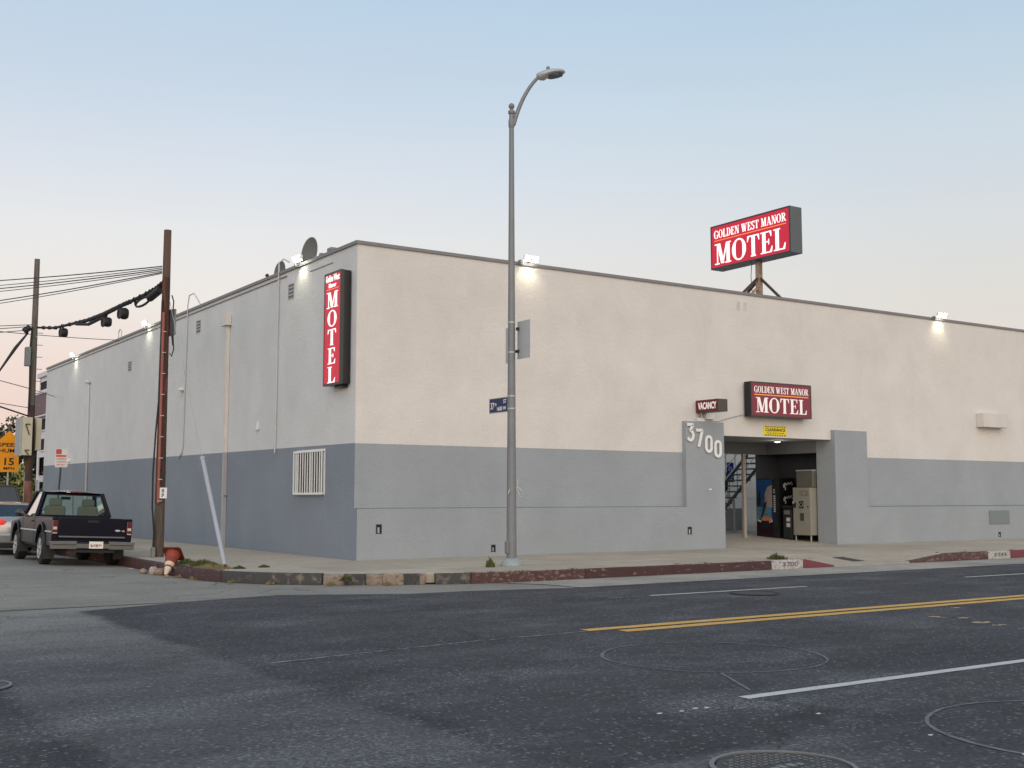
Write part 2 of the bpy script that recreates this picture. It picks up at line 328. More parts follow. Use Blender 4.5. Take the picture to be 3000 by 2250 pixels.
paint_ground('kerb_red',(.058,.027,.027),(.20,.15,.13),.60,.67,7,(1,1,2.2))
paint_ground('kerb_red_bright',(.15,.034,.040),(.09,.04,.038),.60,.75,5)
paint_ground('kerb_red_dull',(.075,.034,.030),(.20,.15,.12),.54,.64,9,(1,1,2))
paint_ground('kerb_dark',(.045,.043,.042),(.15,.125,.10),.54,.66,6)
paint_ground('kerb_tan',(.25,.195,.15),(.11,.08,.06),.52,.66,9)
paint_ground('kerb_white',(.40,.38,.355),(.19,.165,.145),.50,.60,14)

# ------------------------------------------------------------------ mesh helpers
class MB:
    def __init__(s): s.v=[]; s.f=[]
    def add(s,vs_,fs):
        o=len(s.v); s.v+= [tuple(v) for v in vs_]; s.f+=[[o+i for i in f] for f in fs]; return s
    def box(s,a,b):
        x0,y0,z0=a; x1,y1,z1=b
        return s.add([(x0,y0,z0),(x1,y0,z0),(x1,y1,z0),(x0,y1,z0),(x0,y0,z1),(x1,y0,z1),(x1,y1,z1),(x0,y1,z1)],[(0,3,2,1),(4,5,6,7),(0,1,5,4),(1,2,6,5),(2,3,7,6),(3,0,4,7)])
    def prism(s,poly,fr,d0,d1):
        """2D outline in frame fr=(origin,ex,ey,ez), extruded from d0 to d1 along ez"""
        o,ex,ey,ez=[Vector(q) for q in fr]; n=len(poly)
        vs_=[o+ex*p[0]+ey*p[1]+ez*d for d in (d0,d1) for p in poly]
        return s.add(vs_,[list(range(n))[::-1],list(range(n,2*n))]+[[i,(i+1)%n,n+(i+1)%n,n+i] for i in range(n)])
    def tube(s,path,r,n=8,cap=True):
        P=[Vector(p) for p in path]; rr=r if isinstance(r,(list,tuple)) else [r]*len(P)
        up=None; rings=[]
        for i,p in enumerate(P):
            t=(P[min(i+1,len(P)-1)]-P[max(i-1,0)]).normalized()
            if up is None:
                up=Vector((0,0,1)) if abs(t.z)<.9 else Vector((1,0,0))
            a=t.cross(up).normalized(); bb=a.cross(t).normalized(); up=bb
            rings.append([p+(a*math.cos(2*math.pi*k/n)+bb*math.sin(2*math.pi*k/n))*rr[i] for k in range(n)])
        vs_=[v for ring in rings for v in ring]; fs=[]
        for i in range(len(P)-1):
            for k in range(n): fs.append((i*n+k,i*n+(k+1)%n,(i+1)*n+(k+1)%n,(i+1)*n+k))
        if cap: fs.append(tuple(range(n))[::-1]); fs.append(tuple((len(P)-1)*n+k for k in range(n)))
        return s.add(vs_,fs)
    def bar(s,p0,p1,w,h,upv=(0,0,1)):
        p0=Vector(p0); p1=Vector(p1); t=(p1-p0).normalized(); u=Vector(upv)
        if abs(t.dot(u))>.95: u=Vector((1,0,0))
        a=t.cross(u).normalized()*w/2; b=a.cross(t).normalized()*h/2
        vs_=[p+sa*a+sb*b for p in (p0,p1) for sa,sb in ((-1,-1),(1,-1),(1,1),(-1,1))]
        return s.add(vs_,[(0,1,2,3),(7,6,5,4),(0,4,5,1),(1,5,6,2),(2,6,7,3),(3,7,4,0)])
    def lathe(s,prof,c,axis='Z',n=20,sc_=(1,1)):
        c=Vector(c); vs_=[]
        for r,h in prof:
            for k in range(n):
                a=2*math.pi*k/n; u,v=r*math.cos(a)*sc_[0],r*math.sin(a)*sc_[1]
                vs_.append(c+(Vector((u,v,h)) if axis=='Z' else Vector((h,u,v)) if axis=='X' else Vector((u,h,v))))
        fs=[]
        for i in range(len(prof)-1):
            for k in range(n): fs.append((i*n+k,i*n+(k+1)%n,(i+1)*n+(k+1)%n,(i+1)*n+k))
        fs.append(tuple(range(n))[::-1]); fs.append(tuple((len(prof)-1)*n+k for k in range(n)))
        return s.add(vs_,fs)
    def quad(s,a,b,c,d): return s.add([a,b,c,d],[(0,1,2,3)])
    def loft(s,rings,closed=True,cap=True):
        n=len(rings[0]); vs_=[v for r in rings for v in r]; fs=[]
        for i in range(len(rings)-1):
            for k in range(n if closed else n-1): fs.append((i*n+k,i*n+(k+1)%n,(i+1)*n+(k+1)%n,(i+1)*n+k))
        if cap: fs.append(tuple(range(n))[::-1]); fs.append(tuple((len(rings)-1)*n+k for k in range(n)))
        return s.add(vs_,fs)
    def shift(s,d):
        d=Vector(d); s.v=[tuple(Vector(v)+d) for v in s.v]; return s
WORLD={}
def put(name,mb,m,parent=None,smooth=False,bevel=0,seg=2,origin=None,recalc=True):
    xs=[v[0] for v in mb.v]; ys=[v[1] for v in mb.v]; zs=[v[2] for v in mb.v]
    o=Vector(origin) if origin is not None else Vector(((min(xs)+max(xs))/2,(min(ys)+max(ys))/2,min(zs)))
    me=bpy.data.meshes.new(name); me.from_pydata([tuple(Vector(v)-o) for v in mb.v],[],mb.f)
    if recalc:
        bm=bmesh.new(); bm.from_mesh(me); bmesh.ops.recalc_face_normals(bm,faces=bm.faces); bm.to_mesh(me); bm.free()
    if isinstance(m,str): m=MATS[m]
    me.materials.append(m)
    if smooth:
        for p in me.polygons: p.use_smooth=True
        me.set_sharp_from_angle(angle=R(smooth if smooth is not True else 40))
    ob=bpy.data.objects.new(name,me); col.objects.link(ob)
    po=WORLD.get(parent.name,Vector(parent.location)) if parent else Vector((0,0,0))
    ob.parent=parent; ob.location=o-po; WORLD[ob.name]=o
    if bevel:
        bv=ob.modifiers.new('bevel','BEVEL'); bv.width=bevel; bv.segments=seg; bv.limit_method='ANGLE'; bv.angle_limit=R(35)
    return ob
def tag(o,label=None,cat=None,group=None,kind=None):
    for k,v in (('label',label),('category',cat),('group',group),('kind',kind)):
        if v: o[k]=v
    return o
def thing(name,label,cat,loc=(0,0,0),group=None,kind=None):
    o=bpy.data.objects.new(name,None); col.objects.link(o); o.location=loc; WORLD[o.name]=Vector(loc); o.empty_display_size=.2
    return tag(o,label,cat,group,kind)
def struct(name,mb,m,**k): return tag(put(name,mb,m,**k),kind='structure')
def copy_tree(o,parent=None):
    c=o.copy(); col.objects.link(c); c.parent=parent
    for ch in list(o.children): copy_tree(ch,c)
    return c
FX=lambda x,y,z:((x,y,z),(0,-1,0),(0,0,1),(-1,0,0))   # a face looking towards -X: text runs towards -Y
FY=lambda x,y,z:((x,y,z),(1,0,0),(0,0,1),(0,-1,0))    # a face looking towards -Y: text runs towards +X
def sag(p0,p1,s,n=14):
    p0=Vector(p0); p1=Vector(p1); return [p0.lerp(p1,i/n)-Vector((0,0,4*s*(i/n)*(1-i/n))) for i in range(n+1)]
# ---- lettering
def print_rows(fr,width,height,n=6,seed=1,d=.002,center=True):
    """a row of small worn strokes, for print too small to read"""
    r_=random.Random(seed); o,ex,ey,ez=[Vector(q) for q in fr]; mb=MB(); cw=width/n; x0=-width/2 if center else 0
    for i in range(n):
        a=x0+cw*i+cw*.12; b=a+cw*r_.uniform(.55,.78); lo=height*r_.choice((0,0,.35)); hi=height*r_.choice((1,1,.7))
        mb.prism([(a,lo),(b,lo),(b,hi),(a,hi)],(o,ex,ey,ez),.0005,.0005+d)
    return mb
def font_mb(body,fr,width=None,height=None,depth=.004,align='L',bold=0,sx=1.0,d0=.002):
    cu=bpy.data.curves.new('lettering','FONT'); cu.body=body; cu.size=1; cu.extrude=.5; cu.offset=bold; cu.resolution_u=3
    ob=bpy.data.objects.new('tmp_lettering',cu); col.objects.link(ob)
    dg=bpy.context.evaluated_depsgraph_get(); me=bpy.data.meshes.new_from_object(ob.evaluated_get(dg))
    vs_=[v.co.copy() for v in me.vertices]; fs=[list(p.vertices) for p in me.polygons]
    bpy.data.objects.remove(ob); bpy.data.curves.remove(cu); bpy.data.meshes.remove(me)
    x0=min(v.x for v in vs_); x1=max(v.x for v in vs_); y0=min(v.y for v in vs_); y1=max(v.y for v in vs_)
    ky=(height or .1)/(y1-y0); kx=(width/(x1-x0)) if width else ky*sx
    W=(x1-x0)*kx; ox={'L':0,'C':-W/2,'R':-W}[align]
    o,ex,ey,ez=[Vector(q) for q in fr]; mb=MB()
    mb.add([o+ex*((v.x-x0)*kx+ox)+ey*((v.y-y0)*ky)+ez*(d0+(v.z+.5)*depth) for v in vs_],fs); return mb
def ell(cx,cy,rx,ry,a0,a1,T,t,n=16):
    """curved stroke, thick where it runs upright and thin where it runs level"""
    o=[];i=[]
    for k in range(n+1):
        a=R(a0+(a1-a0)*k/n); c,s_=math.cos(a),math.sin(a)
        w_=t+(T-t)*abs(c)**1.5
        o.append((cx+rx*c,cy+ry*s_)); i.append((cx+(rx-w_)*c,cy+(ry-max(t,w_*.55))*s_))
    return [[o[k],o[k+1],i[k+1],i[k]] for k in range(n)]
def rc(a,b,c,d): return [[(a,b),(c,b),(c,d),(a,d)]]
def di(x0,y0,x1,y1,w_): return [[(x0-w_/2,y0),(x0+w_/2,y0),(x1+w_/2,y1),(x1-w_/2,y1)]]
T_,t_,h_=.20,.07,.055
SER={
'O':(.86,ell(.43,.5,.43,.52,0,360,T_+.02,t_,32)),
'G':(.86,ell(.43,.5,.43,.52,40,322,T_+.02,t_,26)+rc(.64,.0,.80,.40)+rc(.54,.40,.88,.40+h_)+[[(.72,.68),(.78,.68),(.78,.98),(.74,.98)]]),
'L':(.68,rc(.10,0,.10+T_,1)+rc(0,0,.62,h_)+rc(0,1-h_,.38,1)+[[(.50,0),(.64,0),(.68,.30),(.64,.30)]]),
'D':(.82,rc(.10,0,.10+T_,1)+rc(0,0,.42,h_)+rc(0,1-h_,.42,1)+ell(.36,.5,.46,.5,-90,90,T_+.02,t_,20)),
'E':(.70,rc(.10,0,.10+T_,1)+rc(0,0,.62,h_)+rc(0,1-h_,.62,1)+rc(.25,.49,.50,.49+h_)+rc(.46,.38,.50,.64)+[[(.52,0),(.66,0),(.70,.28),(.66,.28)],[(.52,1),(.64,1),(.64,.74),(.60,.74)]]),
'N':(.86,rc(.12,0,.12+t_,1)+rc(.70,0,.70+t_,1)+di(.12+T_/2,1,.68,0,T_+.02)+rc(0,0,.30,h_)+rc(.58,1-h_,.88,1)+rc(0,1-h_,.22,1)),
'W':(1.16,di(.14,1,.37,0,T_)+di(.37,0,.56,.92,t_)+di(.52,1,.77,0,T_)+di(.77,0,1.0,1,t_)+rc(0,1-h_,.32,1)+rc(.42,1-h_,.66,1)+rc(.86,1-h_,1.14,1)),
'S':(.60,ell(.30,.735,.28,.28,40,270,T_-.01,t_+.02,16)+ell(.29,.255,.30,.28,90,-140,T_-.01,t_+.02,16)+[[(.50,.70),(.55,.70),(.55,1.0),(.51,1.0)],[(.02,.30),(.07,.30),(.06,0),(.02,0)]]),
'T':(.74,rc(.37-T_/2,0,.37+T_/2,1)+rc(.22,0,.52,h_)+rc(.02,1-h_,.72,1)+[[(.0,.72),(.04,.72),(.14,1),(.02,1)],[(.74,.72),(.70,.72),(.60,1),(.72,1)]]),
'M':(1.02,rc(.13,0,.13+t_,1)+rc(.74,0,.74+T_,1)+di(.14+T_/2,1,.49,.02,T_)+di(.50,.02,.76,1,t_+.01)+rc(0,0,.30,h_)+rc(.64,0,1.02,h_)+rc(0,1-h_,.26,1)+rc(.76,1-h_,1.02,1)),
'A':(.84,di(.14,0,.42,1,t_+.01)+di(.70,0,.42,1,T_)+rc(.22,.30,.60,.30+h_)+rc(0,0,.28,h_)+rc(.54,0,.86,h_)),
'R':(.82,rc(.10,0,.10+T_,1)+rc(0,0,.38,h_)+rc(0,1-h_,.40,1)+ell(.36,.745,.34,.255,-90,90,T_,t_,14)+di(.72,0,.38,.50,T_)+rc(.62,0,.86,h_)+rc(.2,.49,.4,.49+h_)),
' ':(.32,[]),
}
def serif_mb(text,fr,width,height,depth=.006,d0=.003,gap=.07,vertical=None,center=False):
    o,ex,ey,ez=[Vector(q) for q in fr]; mb=MB(); x=0; pos=[]
    for ch in text: pos.append(x); x+=SER[ch][0]+gap
    k=width/(x-gap)
    for ch,px in zip(text,pos):
        for j,poly in enumerate(SER[ch][1]):
            mb.prism([((px+p[0])*k,p[1]*height) for p in poly],(o,ex,ey,ez),d0,d0+depth+.0003*(j%9))
    return mb

# ------------------------------------------------------------------ ground, road, gutter, sidewalk
RZ=-.20
def sheet(poly,z): return MB().add([(x,y,z) for x,y in poly],[list(range(len(poly)))])
struct('ground',sheet([(-700,-700),(700,-700),(700,700),(-700,700)],-.222),'asphalt_side')
struct('side_street',sheet([(-14.5,-6),(-4.0,-6.0),(-1.0,-8.5),(2.4,-8.5),(2.4,-5),(-3.0,-3.0),(-3.9,-1),(-3.9,300),(-14.5,300)],-.214),'asphalt_side')
struct('main_road',sheet([(300,-7.25),(300,-22.6),(-300,-22.6),(-300,-6.9),(-14,-6.9),(-7.64,-6.75),(-5.5,-5.95),(-4.16,-5.68),(-2.19,-6.69),(-1.11,-6.72),(1.1,-7.22)],-.208),'asphalt_main')
struct('gutter',sheet([(1.1,-7.22),(.95,-6.2),(.5,-5.5),(300,-5.5),(300,-7.22)],-.203),'concrete_gutter')
def crown(x,y):
    f=max(0,min(1,(y+5)/8)); f=f*f*(3-2*f); return .11*max(0,1-((x+8.3)/4.25)**2)*f
gx=[-12.5+i*.42 for i in range(21)]; gy=[-5.9,-5,-4,-3,-2,-1,0,1,2,3,5,10,30,90,300]
struct('side_street',MB().add([(x,y,-.2125+crown(x,y)) for y in gy for x in gx],[(j*21+i,j*21+i+1,(j+1)*21+i+1,(j+1)*21+i) for j in range(len(gy)-1) for i in range(20)]),'asphalt_side',smooth=True)
# lighter strip where the side street's surface crosses the avenue
random.seed(3)
def ragged(x,y0,y1,n,a): return [(x+random.uniform(-a,a),y0+(y1-y0)*i/n) for i in range(n+1)]
# road markings
def strip(pts,wd,z,m,name,jag=0.0,label=None):
    mb=MB(); P=[Vector((x,y)) for x,y in pts]; n=int(sum((P[i+1]-P[i]).length for i in range(len(P)-1))/.25)+2
    # resample
    L=[0]
    for i in range(len(P)-1): L.append(L[-1]+(P[i+1]-P[i]).length)
    def at(s):
        for i in range(len(P)-1):
            if s<=L[i+1] or i==len(P)-2: return P[i].lerp(P[i+1],(s-L[i])/max(1e-6,L[i+1]-L[i])),(P[i+1]-P[i]).normalized()
    vs_=[]
    for k in range(n+1):
        p,t=at(L[-1]*k/n); nn=Vector((-t.y,t.x)); a=wd/2
        q=p+nn*(a+random.uniform(-jag,jag)); r=p-nn*(a+random.uniform(-jag,jag)); vs_+=[(q.x,q.y,z),(r.x,r.y,z)]
    mb.add(vs_,[(2*k,2*k+1,2*k+3,2*k+2) for k in range(n)])
    return tag(put(name,mb,m),kind='structure')
MZ=-.2035
strip([(-3.05,-12.80),(250,-12.80)],.20,MZ,'line_yellow','road_marking',.008)
strip([(-2.7,-13.12),(250,-13.12)],.20,MZ,'line_yellow','road_marking',.008)
strip([(-7.40,-13.35),(-6.2,-13.18),(-4.9,-12.98),(-3.05,-12.90)],.035,MZ,'line_white_worn','road_marking',.012)
strip([(-4.93,-17.45),(9,-17.40)],.125,MZ,'line_white','road_marking',.005)
strip([(1.0,-9.30),(4.75,-9.36)],.10,MZ,'line_white','road_marking',.006)
strip([(.1,-9.30),(.85,-9.31)],.05,MZ,'line_white_worn','road_marking',.012)
strip([(9.4,-9.45),(14,-9.5)],.10,MZ,'line_white','road_marking',.006)
strip([(18.4,-9.5),(30,-9.6)],.10,MZ,'line_white','road_marking',.006)
def ringpts(cx,cy,r,a0,a1,n=48): return [(cx+r*math.cos(R(a0+(a1-a0)*i/n)),cy+r*math.sin(R(a0+(a1-a0)*i/n))) for i in range(n+1)]
strip(ringpts(-3.36,-15.43,1.16,0,360,90),.03,MZ,'loop_seal','loop_seal',.008)
strip([(-4.1,-16.3),(-4.6,-17.2)],.025,MZ,'loop_seal','loop_seal',.006)
strip(ringpts(-3.75,-19.85,1.2,0,360,90),.035,MZ,'loop_seal','loop_seal',.008)
def blob(cx,cy,rx,ry,n=14): return [(cx+rx*math.cos(2*math.pi*k/n)*random.uniform(.6,1.1),cy+ry*math.sin(2*math.pi*k/n)*random.uniform(.6,1.1)) for k in range(n)]
for (x,y,rx,ry) in [(2.0,-14.24,.10,.14),(2.2,-14.5,.10,.08),(1.9,-14.98,.17,.13),(1.82,-15.32,.16,.10),(1.75,-15.75,.20,.10),(3.4,-13.5,.12,.05),(2.9,-16.4,.25,.06)]:
    struct('paint_patch',sheet(blob(x,y,rx,ry),MZ),'line_yellow_worn')
# litter
for i,(x,y) in enumerate([(-5.97,-17.6),(-5.76,-17.62),(-5.59,-17.59),(-5.5,-17.62),(-4.96,-18.28),(-4.93,-19.27),(-4.95,-20.0),(-4.18,3.1),(16.0,1.25)]):
    mb=MB(); s_=.018 if i<7 else .05; z=RZ-.006 if i<8 else .095
    ring=blob(x,y,s_*1.6,s_,7); mb.prism([(a,b) for a,b in ring],((0,0,z),(1,0,0),(0,1,0),(0,0,1)),0,s_*.18)
    lb=['small white paper scrap on the dark asphalt near the lane line','white paper scrap beside the scraps near the lane line','pair of white paper scraps in front of the white lane line','tiny pale scrap right of the paper scraps in the road','flattened pale strip of paper between lane line and round sawcut','round white bottle cap inside the right hand sawcut ring','white scrap at the right edge of the near lane','crumpled white wrapper in the gutter behind the pickup','crumpled white wrapper on the floor before the black vending machine'][i]
    tag(put('litter',mb,'litter'),lb,'litter',group='scraps of litter')
# manhole covers
def manhole(cx,cy,r,label,raised=True,detail=True):
    t=thing('manhole_cover',label,'manhole cover',(cx,cy,RZ))
    mb=MB(); mb.lathe([(r*1.0,.004),(r*1.0,.016),(r*.93,.018),(r*.93,.004)],(cx,cy,RZ-.002),n=56); put('rim',mb,'iron_ring' if raised else 'asphalt_trench',t,smooth=30)
    mb=MB(); mb.lathe([(r*.91,-.002),(r*.91,.006),(0.001,.006)],(cx,cy,RZ),n=56); put('lid',mb,'iron',t)
    if detail:
        mb=MB(); random.seed(5); k=0
        g=r/9
        for i in range(-8,9):
            for j in range(-8,9):
                x,y=i*g,j*g
                if x*x+y*y>(r*.80)**2: continue
                if abs(y)<g*1.2 and abs(x)<r*.45: continue
                a=(i+j)%2; dx,dy=(.36*g,.10*g) if a else (.10*g,.36*g)
                mb.box((cx+x-dx,cy+y-dy,RZ+.0055),(cx+x+dx,cy+y+dy,RZ+.013))
        ob=put('tread_pattern',mb,'iron_worn',t); ob['kind']='stuff'
        put('lettering',print_rows(((cx,cy-g*.6,RZ+.005),(1,0,0),(0,1,0),(0,0,1)),r*.8,g*1.3,5,13,.006),'iron_worn',t)
    return t
manhole(-6.55,-19.42,.45,'large round iron manhole cover with pale rim at the bottom of the picture')
manhole(2.75,-10.0,.42,'low round manhole cover in the far lane under the white line',raised=False,detail=False)
manhole(-10.2,-13.35,.36,'small round iron cover cut by the left edge of the road',detail=False)

# ---- sidewalk (kerb line first)
KL=[(-4.04,90),(-4.04,3.8),(-4.14,.9),(-4.22,-1.0),(-4.0,-2.1),(-3.55,-3.0),(-2.9,-3.75),(-2.0,-4.42),(-1.0,-4.95),(0.2,-5.35),(1.2,-5.5),(90,-5.5)]
def chaikin(P,it=2):
    for _ in range(it):
        Q=[P[0]]
        for a,b in zip(P[:-1],P[1:]):
            Q+= [(a[0]*.75+b[0]*.25,a[1]*.75+b[1]*.25),(a[0]*.25+b[0]*.75,a[1]*.25+b[1]*.75)]
        P=Q+[P[-1]]
    return P
KP=KL[:1]+chaikin(KL[1:-1])+KL[-1:]
AP0,AP1,AP2,AP3=9.0,9.95,12.75,14.4
def walk_z(x,y):
    if y>=-3.6 or x<=AP0 or x>=AP3: return 0.0
    f=1 if AP1<=x<=AP2 else (x-AP0)/(AP1-AP0) if x<AP1 else (AP3-x)/(AP3-AP2)
    return -.165*f*min(1,(-3.6-y)/1.75)
def clip(poly,p,q):  # keep the side left of p->q
    out_=[]
    def sd(v): return (q[0]-p[0])*(v[1]-p[1])-(q[1]-p[1])*(v[0]-p[0])
    for a,b in zip(poly,poly[1:]+poly[:1]):
        sa,sb=sd(a),sd(b)
        if sa>=0: out_.append(a)
        if sa*sb<0: f=sa/(sa-sb); out_.append((a[0]+(b[0]-a[0])*f,a[1]+(b[1]-a[1])*f))
    return out_
def inset(P,d):
    out_=[]
    for i,p in enumerate(P):
        a=Vector(P[max(0,i-1)]); b=Vector(P[min(len(P)-1,i+1)]); t=(b-a).normalized(); out_.append((p[0]-t.y*d,p[1]+t.x*d))
    return out_
KI=inset(KP,.165)
bed=[(x,y) for x,y in inset(KP,.08)]+[(90,0.0),(0.1,0.0),(0.1,90)]
walk=struct('sidewalk',sheet(bed,-.19),'dirt')
def slab(x0,x1,y0,y1):
    poly=[(x0,y0),(x1,y0),(x1,y1),(x0,y1)]
    for a,b in zip(KI[:-1],KI[1:]):
        poly=clip(poly,a,b)
        if len(poly)<3: return
    ar=abs(sum(a[0]*b[1]-b[0]*a[1] for a,b in zip(poly,poly[1:]+poly[:1])))/2
    if ar<.02: return
    c=Vector((sum(p[0] for p in poly)/len(poly),sum(p[1] for p in poly)/len(poly)))
    pin=[tuple(Vector(p)+(c-Vector(p)).normalized()*.006) for p in poly]
    n=len(pin); j=random.uniform(-.003,.003)
    vs_=[(p[0],p[1],-.185) for p in pin]+[(p[0],p[1],walk_z(*p)+j-.006) for p in pin]
    pi2=[tuple(Vector(p)+(c-Vector(p)).normalized()*.02) for p in poly]
    vs_+=[(p[0],p[1],walk_z(*p)+j) for p in pi2]
    fs=[list(range(2*n,3*n))]+[[i,(i+1)%n,n+(i+1)%n,n+i] for i in range(n)]+[[n+i,n+(i+1)%n,2*n+(i+1)%n,2*n+i] for i in range(n)]
    put('paving_slab',MB().add(vs_,fs),'concrete_walk',walk)
random.seed(11)
xs=[-4.2,-2.1,0.0,1.8,3.6,5.4,7.2,AP0,AP1,11.35,AP2,AP3,16.2,18.0,19.8,21.6,24,27,30,36,44,60,90]
ys=[-5.4,-3.6,-1.8,-.15]
for i in range(len(xs)-1):
    for j in range(3): slab(xs[i],xs[i+1],ys[j],ys[j+1])
slab(-4.2,-2.1,-.15,1.6); slab(-2.1,0,-.15,1.6)
yy=1.6
while yy<60:
    st=1.75 if yy<20 else 4.0
    slab(-4.2,-2.1,yy,yy+st); slab(-2.1,0,yy,yy+st); yy+=st
# ---- kerb of painted and broken stones
kerb=thing('kerb',None,None,(0,-5.5,RZ),kind='structure')
KS=[(x,y) for x,y in KP]
LL=[0]
for a,b in zip(KS[:-1],KS[1:]): LL.append(LL[-1]+(Vector(a)-Vector(b)).length)
def kat(s):
    for i in range(len(KS)-1):
        if s<=LL[i+1] or i==len(KS)-2:
            f=(s-LL[i])/(LL[i+1]-LL[i]); a,b=Vector(KS[i]),Vector(KS[i+1]); t=(b-a).normalized(); return a.lerp(b,f),Vector((-t.y,t.x))
def find(x=None,y=None):
    s=80.0
    while s<LL[-1]:
        p,_=kat(s)
        if (y is not None and p.x<-3.5 and p.y<=y) or (x is not None and p.x>=x): return s
        s+=.02
def kstone(s0,s1,m,hz=0,broken=0,top=None,name='kerb_stone'):
    n=max(2,int((s1-s0)/.12)) if (broken or s1-s0<9) else 3
    rings=[]
    for k in range(n+1):
        p,nn=kat(s0+.006+(s1-s0-.012)*k/n)
        z=(walk_z(p.x,-5.36) if p.x>AP0 else 0)+hz+.004
        jb=(lambda a:random.uniform(-a,a)) if broken else (lambda a:0)
        z2=max(z+jb(.045*broken)-(.02*broken),RZ+.028)
        a=p+nn*(.0+jb(.05*broken)+.03*broken); b=p+nn*.16
        rings.append([(a.x,a.y,RZ-.01),(a.x+jb(.03)*broken,a.y+jb(.03)*broken,z2-.02-(.05*broken*random.random())),(a.x+nn.x*.02,a.y+nn.y*.02,z2),(b.x,b.y,z2 if not broken else z-.01),(b.x,b.y,RZ-.01)])
    put(name,MB().loft(rings),m,kerb,smooth=False if broken else 50)
random.seed(21)
sA=find(y=1.2); sB=find(y=-2.2); sC=find(x=-2.6); sD=find(x=-.9); sE=find(x=8.1)
s=LL[0]
kstone(55,72,'kerb_red_dull'); 
s=72
while s<sB-.3:
    e=min(s+2.4,sB); kstone(s,e,'kerb_red' if e>sA-4 else 'kerb_red_dull'); s=e
kstone(sB,sC,'kerb_dark')
s=sC; seq=[(.42,'kerb_tan',.9),(.40,'kerb_dark',.3),(.34,'kerb_tan',1),(.40,'kerb_tan',.8),(.30,'kerb_dark',.5),(.30,'kerb_tan',1)]
for (l_,m_,b_) in seq:
    kstone(s,min(s+l_,sD),m_,broken=b_); s+=l_
    if s>=sD: break
sD=max(s,sD); kstone(min(s,sD-.05) if s<sD else s,sD+.7,'kerb_dark',hz=-.012); s=sD+.7
for e_,m_,b_ in [(2.6,'kerb_red_dull',.22),(2.4,'kerb_red',.12),(2.2,'kerb_red',.12)]:
    kstone(s,s+e_,m_,broken=b_); s+=e_
sw=find(x=7.85)
while s<sw-.4:
    e=min(s+2.2,sw); kstone(s,e,'kerb_red',broken=.10); s=e
sx0=find(x=AP0-.12); kstone(s,sx0,'kerb_white')
sx1=find(x=AP1); kstone(sx0,sx1,'kerb_red_bright'); sx2=find(x=AP2); kstone(sx1,sx2,'concrete_gutter'); sx3=find(x=AP3); kstone(sx2,sx3,'kerb_red_dull')
sx4=find(x=16.0); kstone(sx3,sx4,'kerb_red_dull'); sx5=find(x=17.0); kstone(sx4,sx5,'kerb_white'); s=sx5
while s<LL[-1]-3:
    e=min(s+3,LL[-1]-1); kstone(s,e,'kerb_red_bright'); s=e
    if s>sx5+20: kstone(s,LL[-1]-1,'kerb_red_bright'); break
# stencilled house numbers on the kerb
tag(put('kerb_number',font_mb('3700',((8.22,-5.503,RZ+.06),(1,0,0),(0,0,1),(0,-1,0)),width=.50,height=.10,depth=.003),'number_faded'),'faded black house number stencilled on white kerb left of the driveway','stencil')
tag(put('kerb_number',font_mb('3744',((16.28,-5.503,RZ+.06),(1,0,0),(0,0,1),(0,-1,0)),width=.56,height=.10,depth=.003),'number_faded'),'black house number stencilled on white kerb right of the driveway','stencil')
# access plate in the apron
mb=MB(); mb.add([(x,y,walk_z(x,y)+.006) for x,y in ((11.2,-4.35),(11.62,-4.35),(11.62,-5.05),(11.2,-5.05))],[(0,1,2,3)])
tag(put('utility_plate',mb,'iron'),'dark flat utility cover set in the driveway ramp','utility cover')

# ------------------------------------------------------------------ the motel
fz=lambda y:.015+.053*min(y,7.0)
mo=thing('motel_building','two storey stucco motel, beige above and grey below, on the street corner','motel',(0,0,0))
XE=60
def pr(name,poly,fr,d0,d1,m,parent=mo,**k): return put(name,MB().prism(poly,fr,d0,d1),m,parent,**k)
F0=((0,0,0),(1,0,0),(0,0,1),(0,1,0))
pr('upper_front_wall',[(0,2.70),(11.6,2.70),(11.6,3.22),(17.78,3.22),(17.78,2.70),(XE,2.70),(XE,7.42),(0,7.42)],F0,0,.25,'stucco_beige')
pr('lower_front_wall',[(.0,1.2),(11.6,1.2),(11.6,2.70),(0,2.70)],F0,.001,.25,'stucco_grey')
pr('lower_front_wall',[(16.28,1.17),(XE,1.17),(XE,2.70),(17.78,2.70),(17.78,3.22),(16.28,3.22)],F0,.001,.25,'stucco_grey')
pr('pier',[(-.0,-.19),(11.6,-.19),(11.6,3.58),(10.14,3.58),(10.14,1.2),(0,1.2)],F0,-.15,.0,'stucco_grey')
pr('pier',[(16.28,-.19),(XE,-.19),(XE,1.165),(17.78,1.165),(17.78,3.52),(16.28,3.52)],F0,-.15,.0,'stucco_grey')
pr('lower_front_wall',[(.0,-.19),(11.6,-.19),(11.6,1.2),(0,1.2)],F0,.001,.25,'stucco_grey')
pr('entrance_reveal',[(16.28,0),(17.3,0),(17.3,1.17),(16.28,1.17)],F0,.001,.60,'stucco_grey')
pr('entrance_reveal',[(16.28,1.17),(17.3,1.17),(17.3,3.22),(16.28,3.22)],F0,.25,.60,'stucco_grey')
S0=((0,0,0),(0,1,0),(0,0,1),(1,0,0))
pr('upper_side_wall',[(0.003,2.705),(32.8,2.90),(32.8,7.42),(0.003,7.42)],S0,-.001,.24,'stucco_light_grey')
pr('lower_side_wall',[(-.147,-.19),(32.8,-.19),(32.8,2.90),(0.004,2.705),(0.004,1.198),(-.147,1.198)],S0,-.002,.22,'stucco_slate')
put('ledge_shadow_strip',MB().box((0.0,-.1525,1.186),(10.14,-.12,1.198)).box((17.79,-.1525,1.152),(34,-.12,1.163)),'grille_dark',mo)  # dark-coloured strip standing in for the shadow line along the ledge
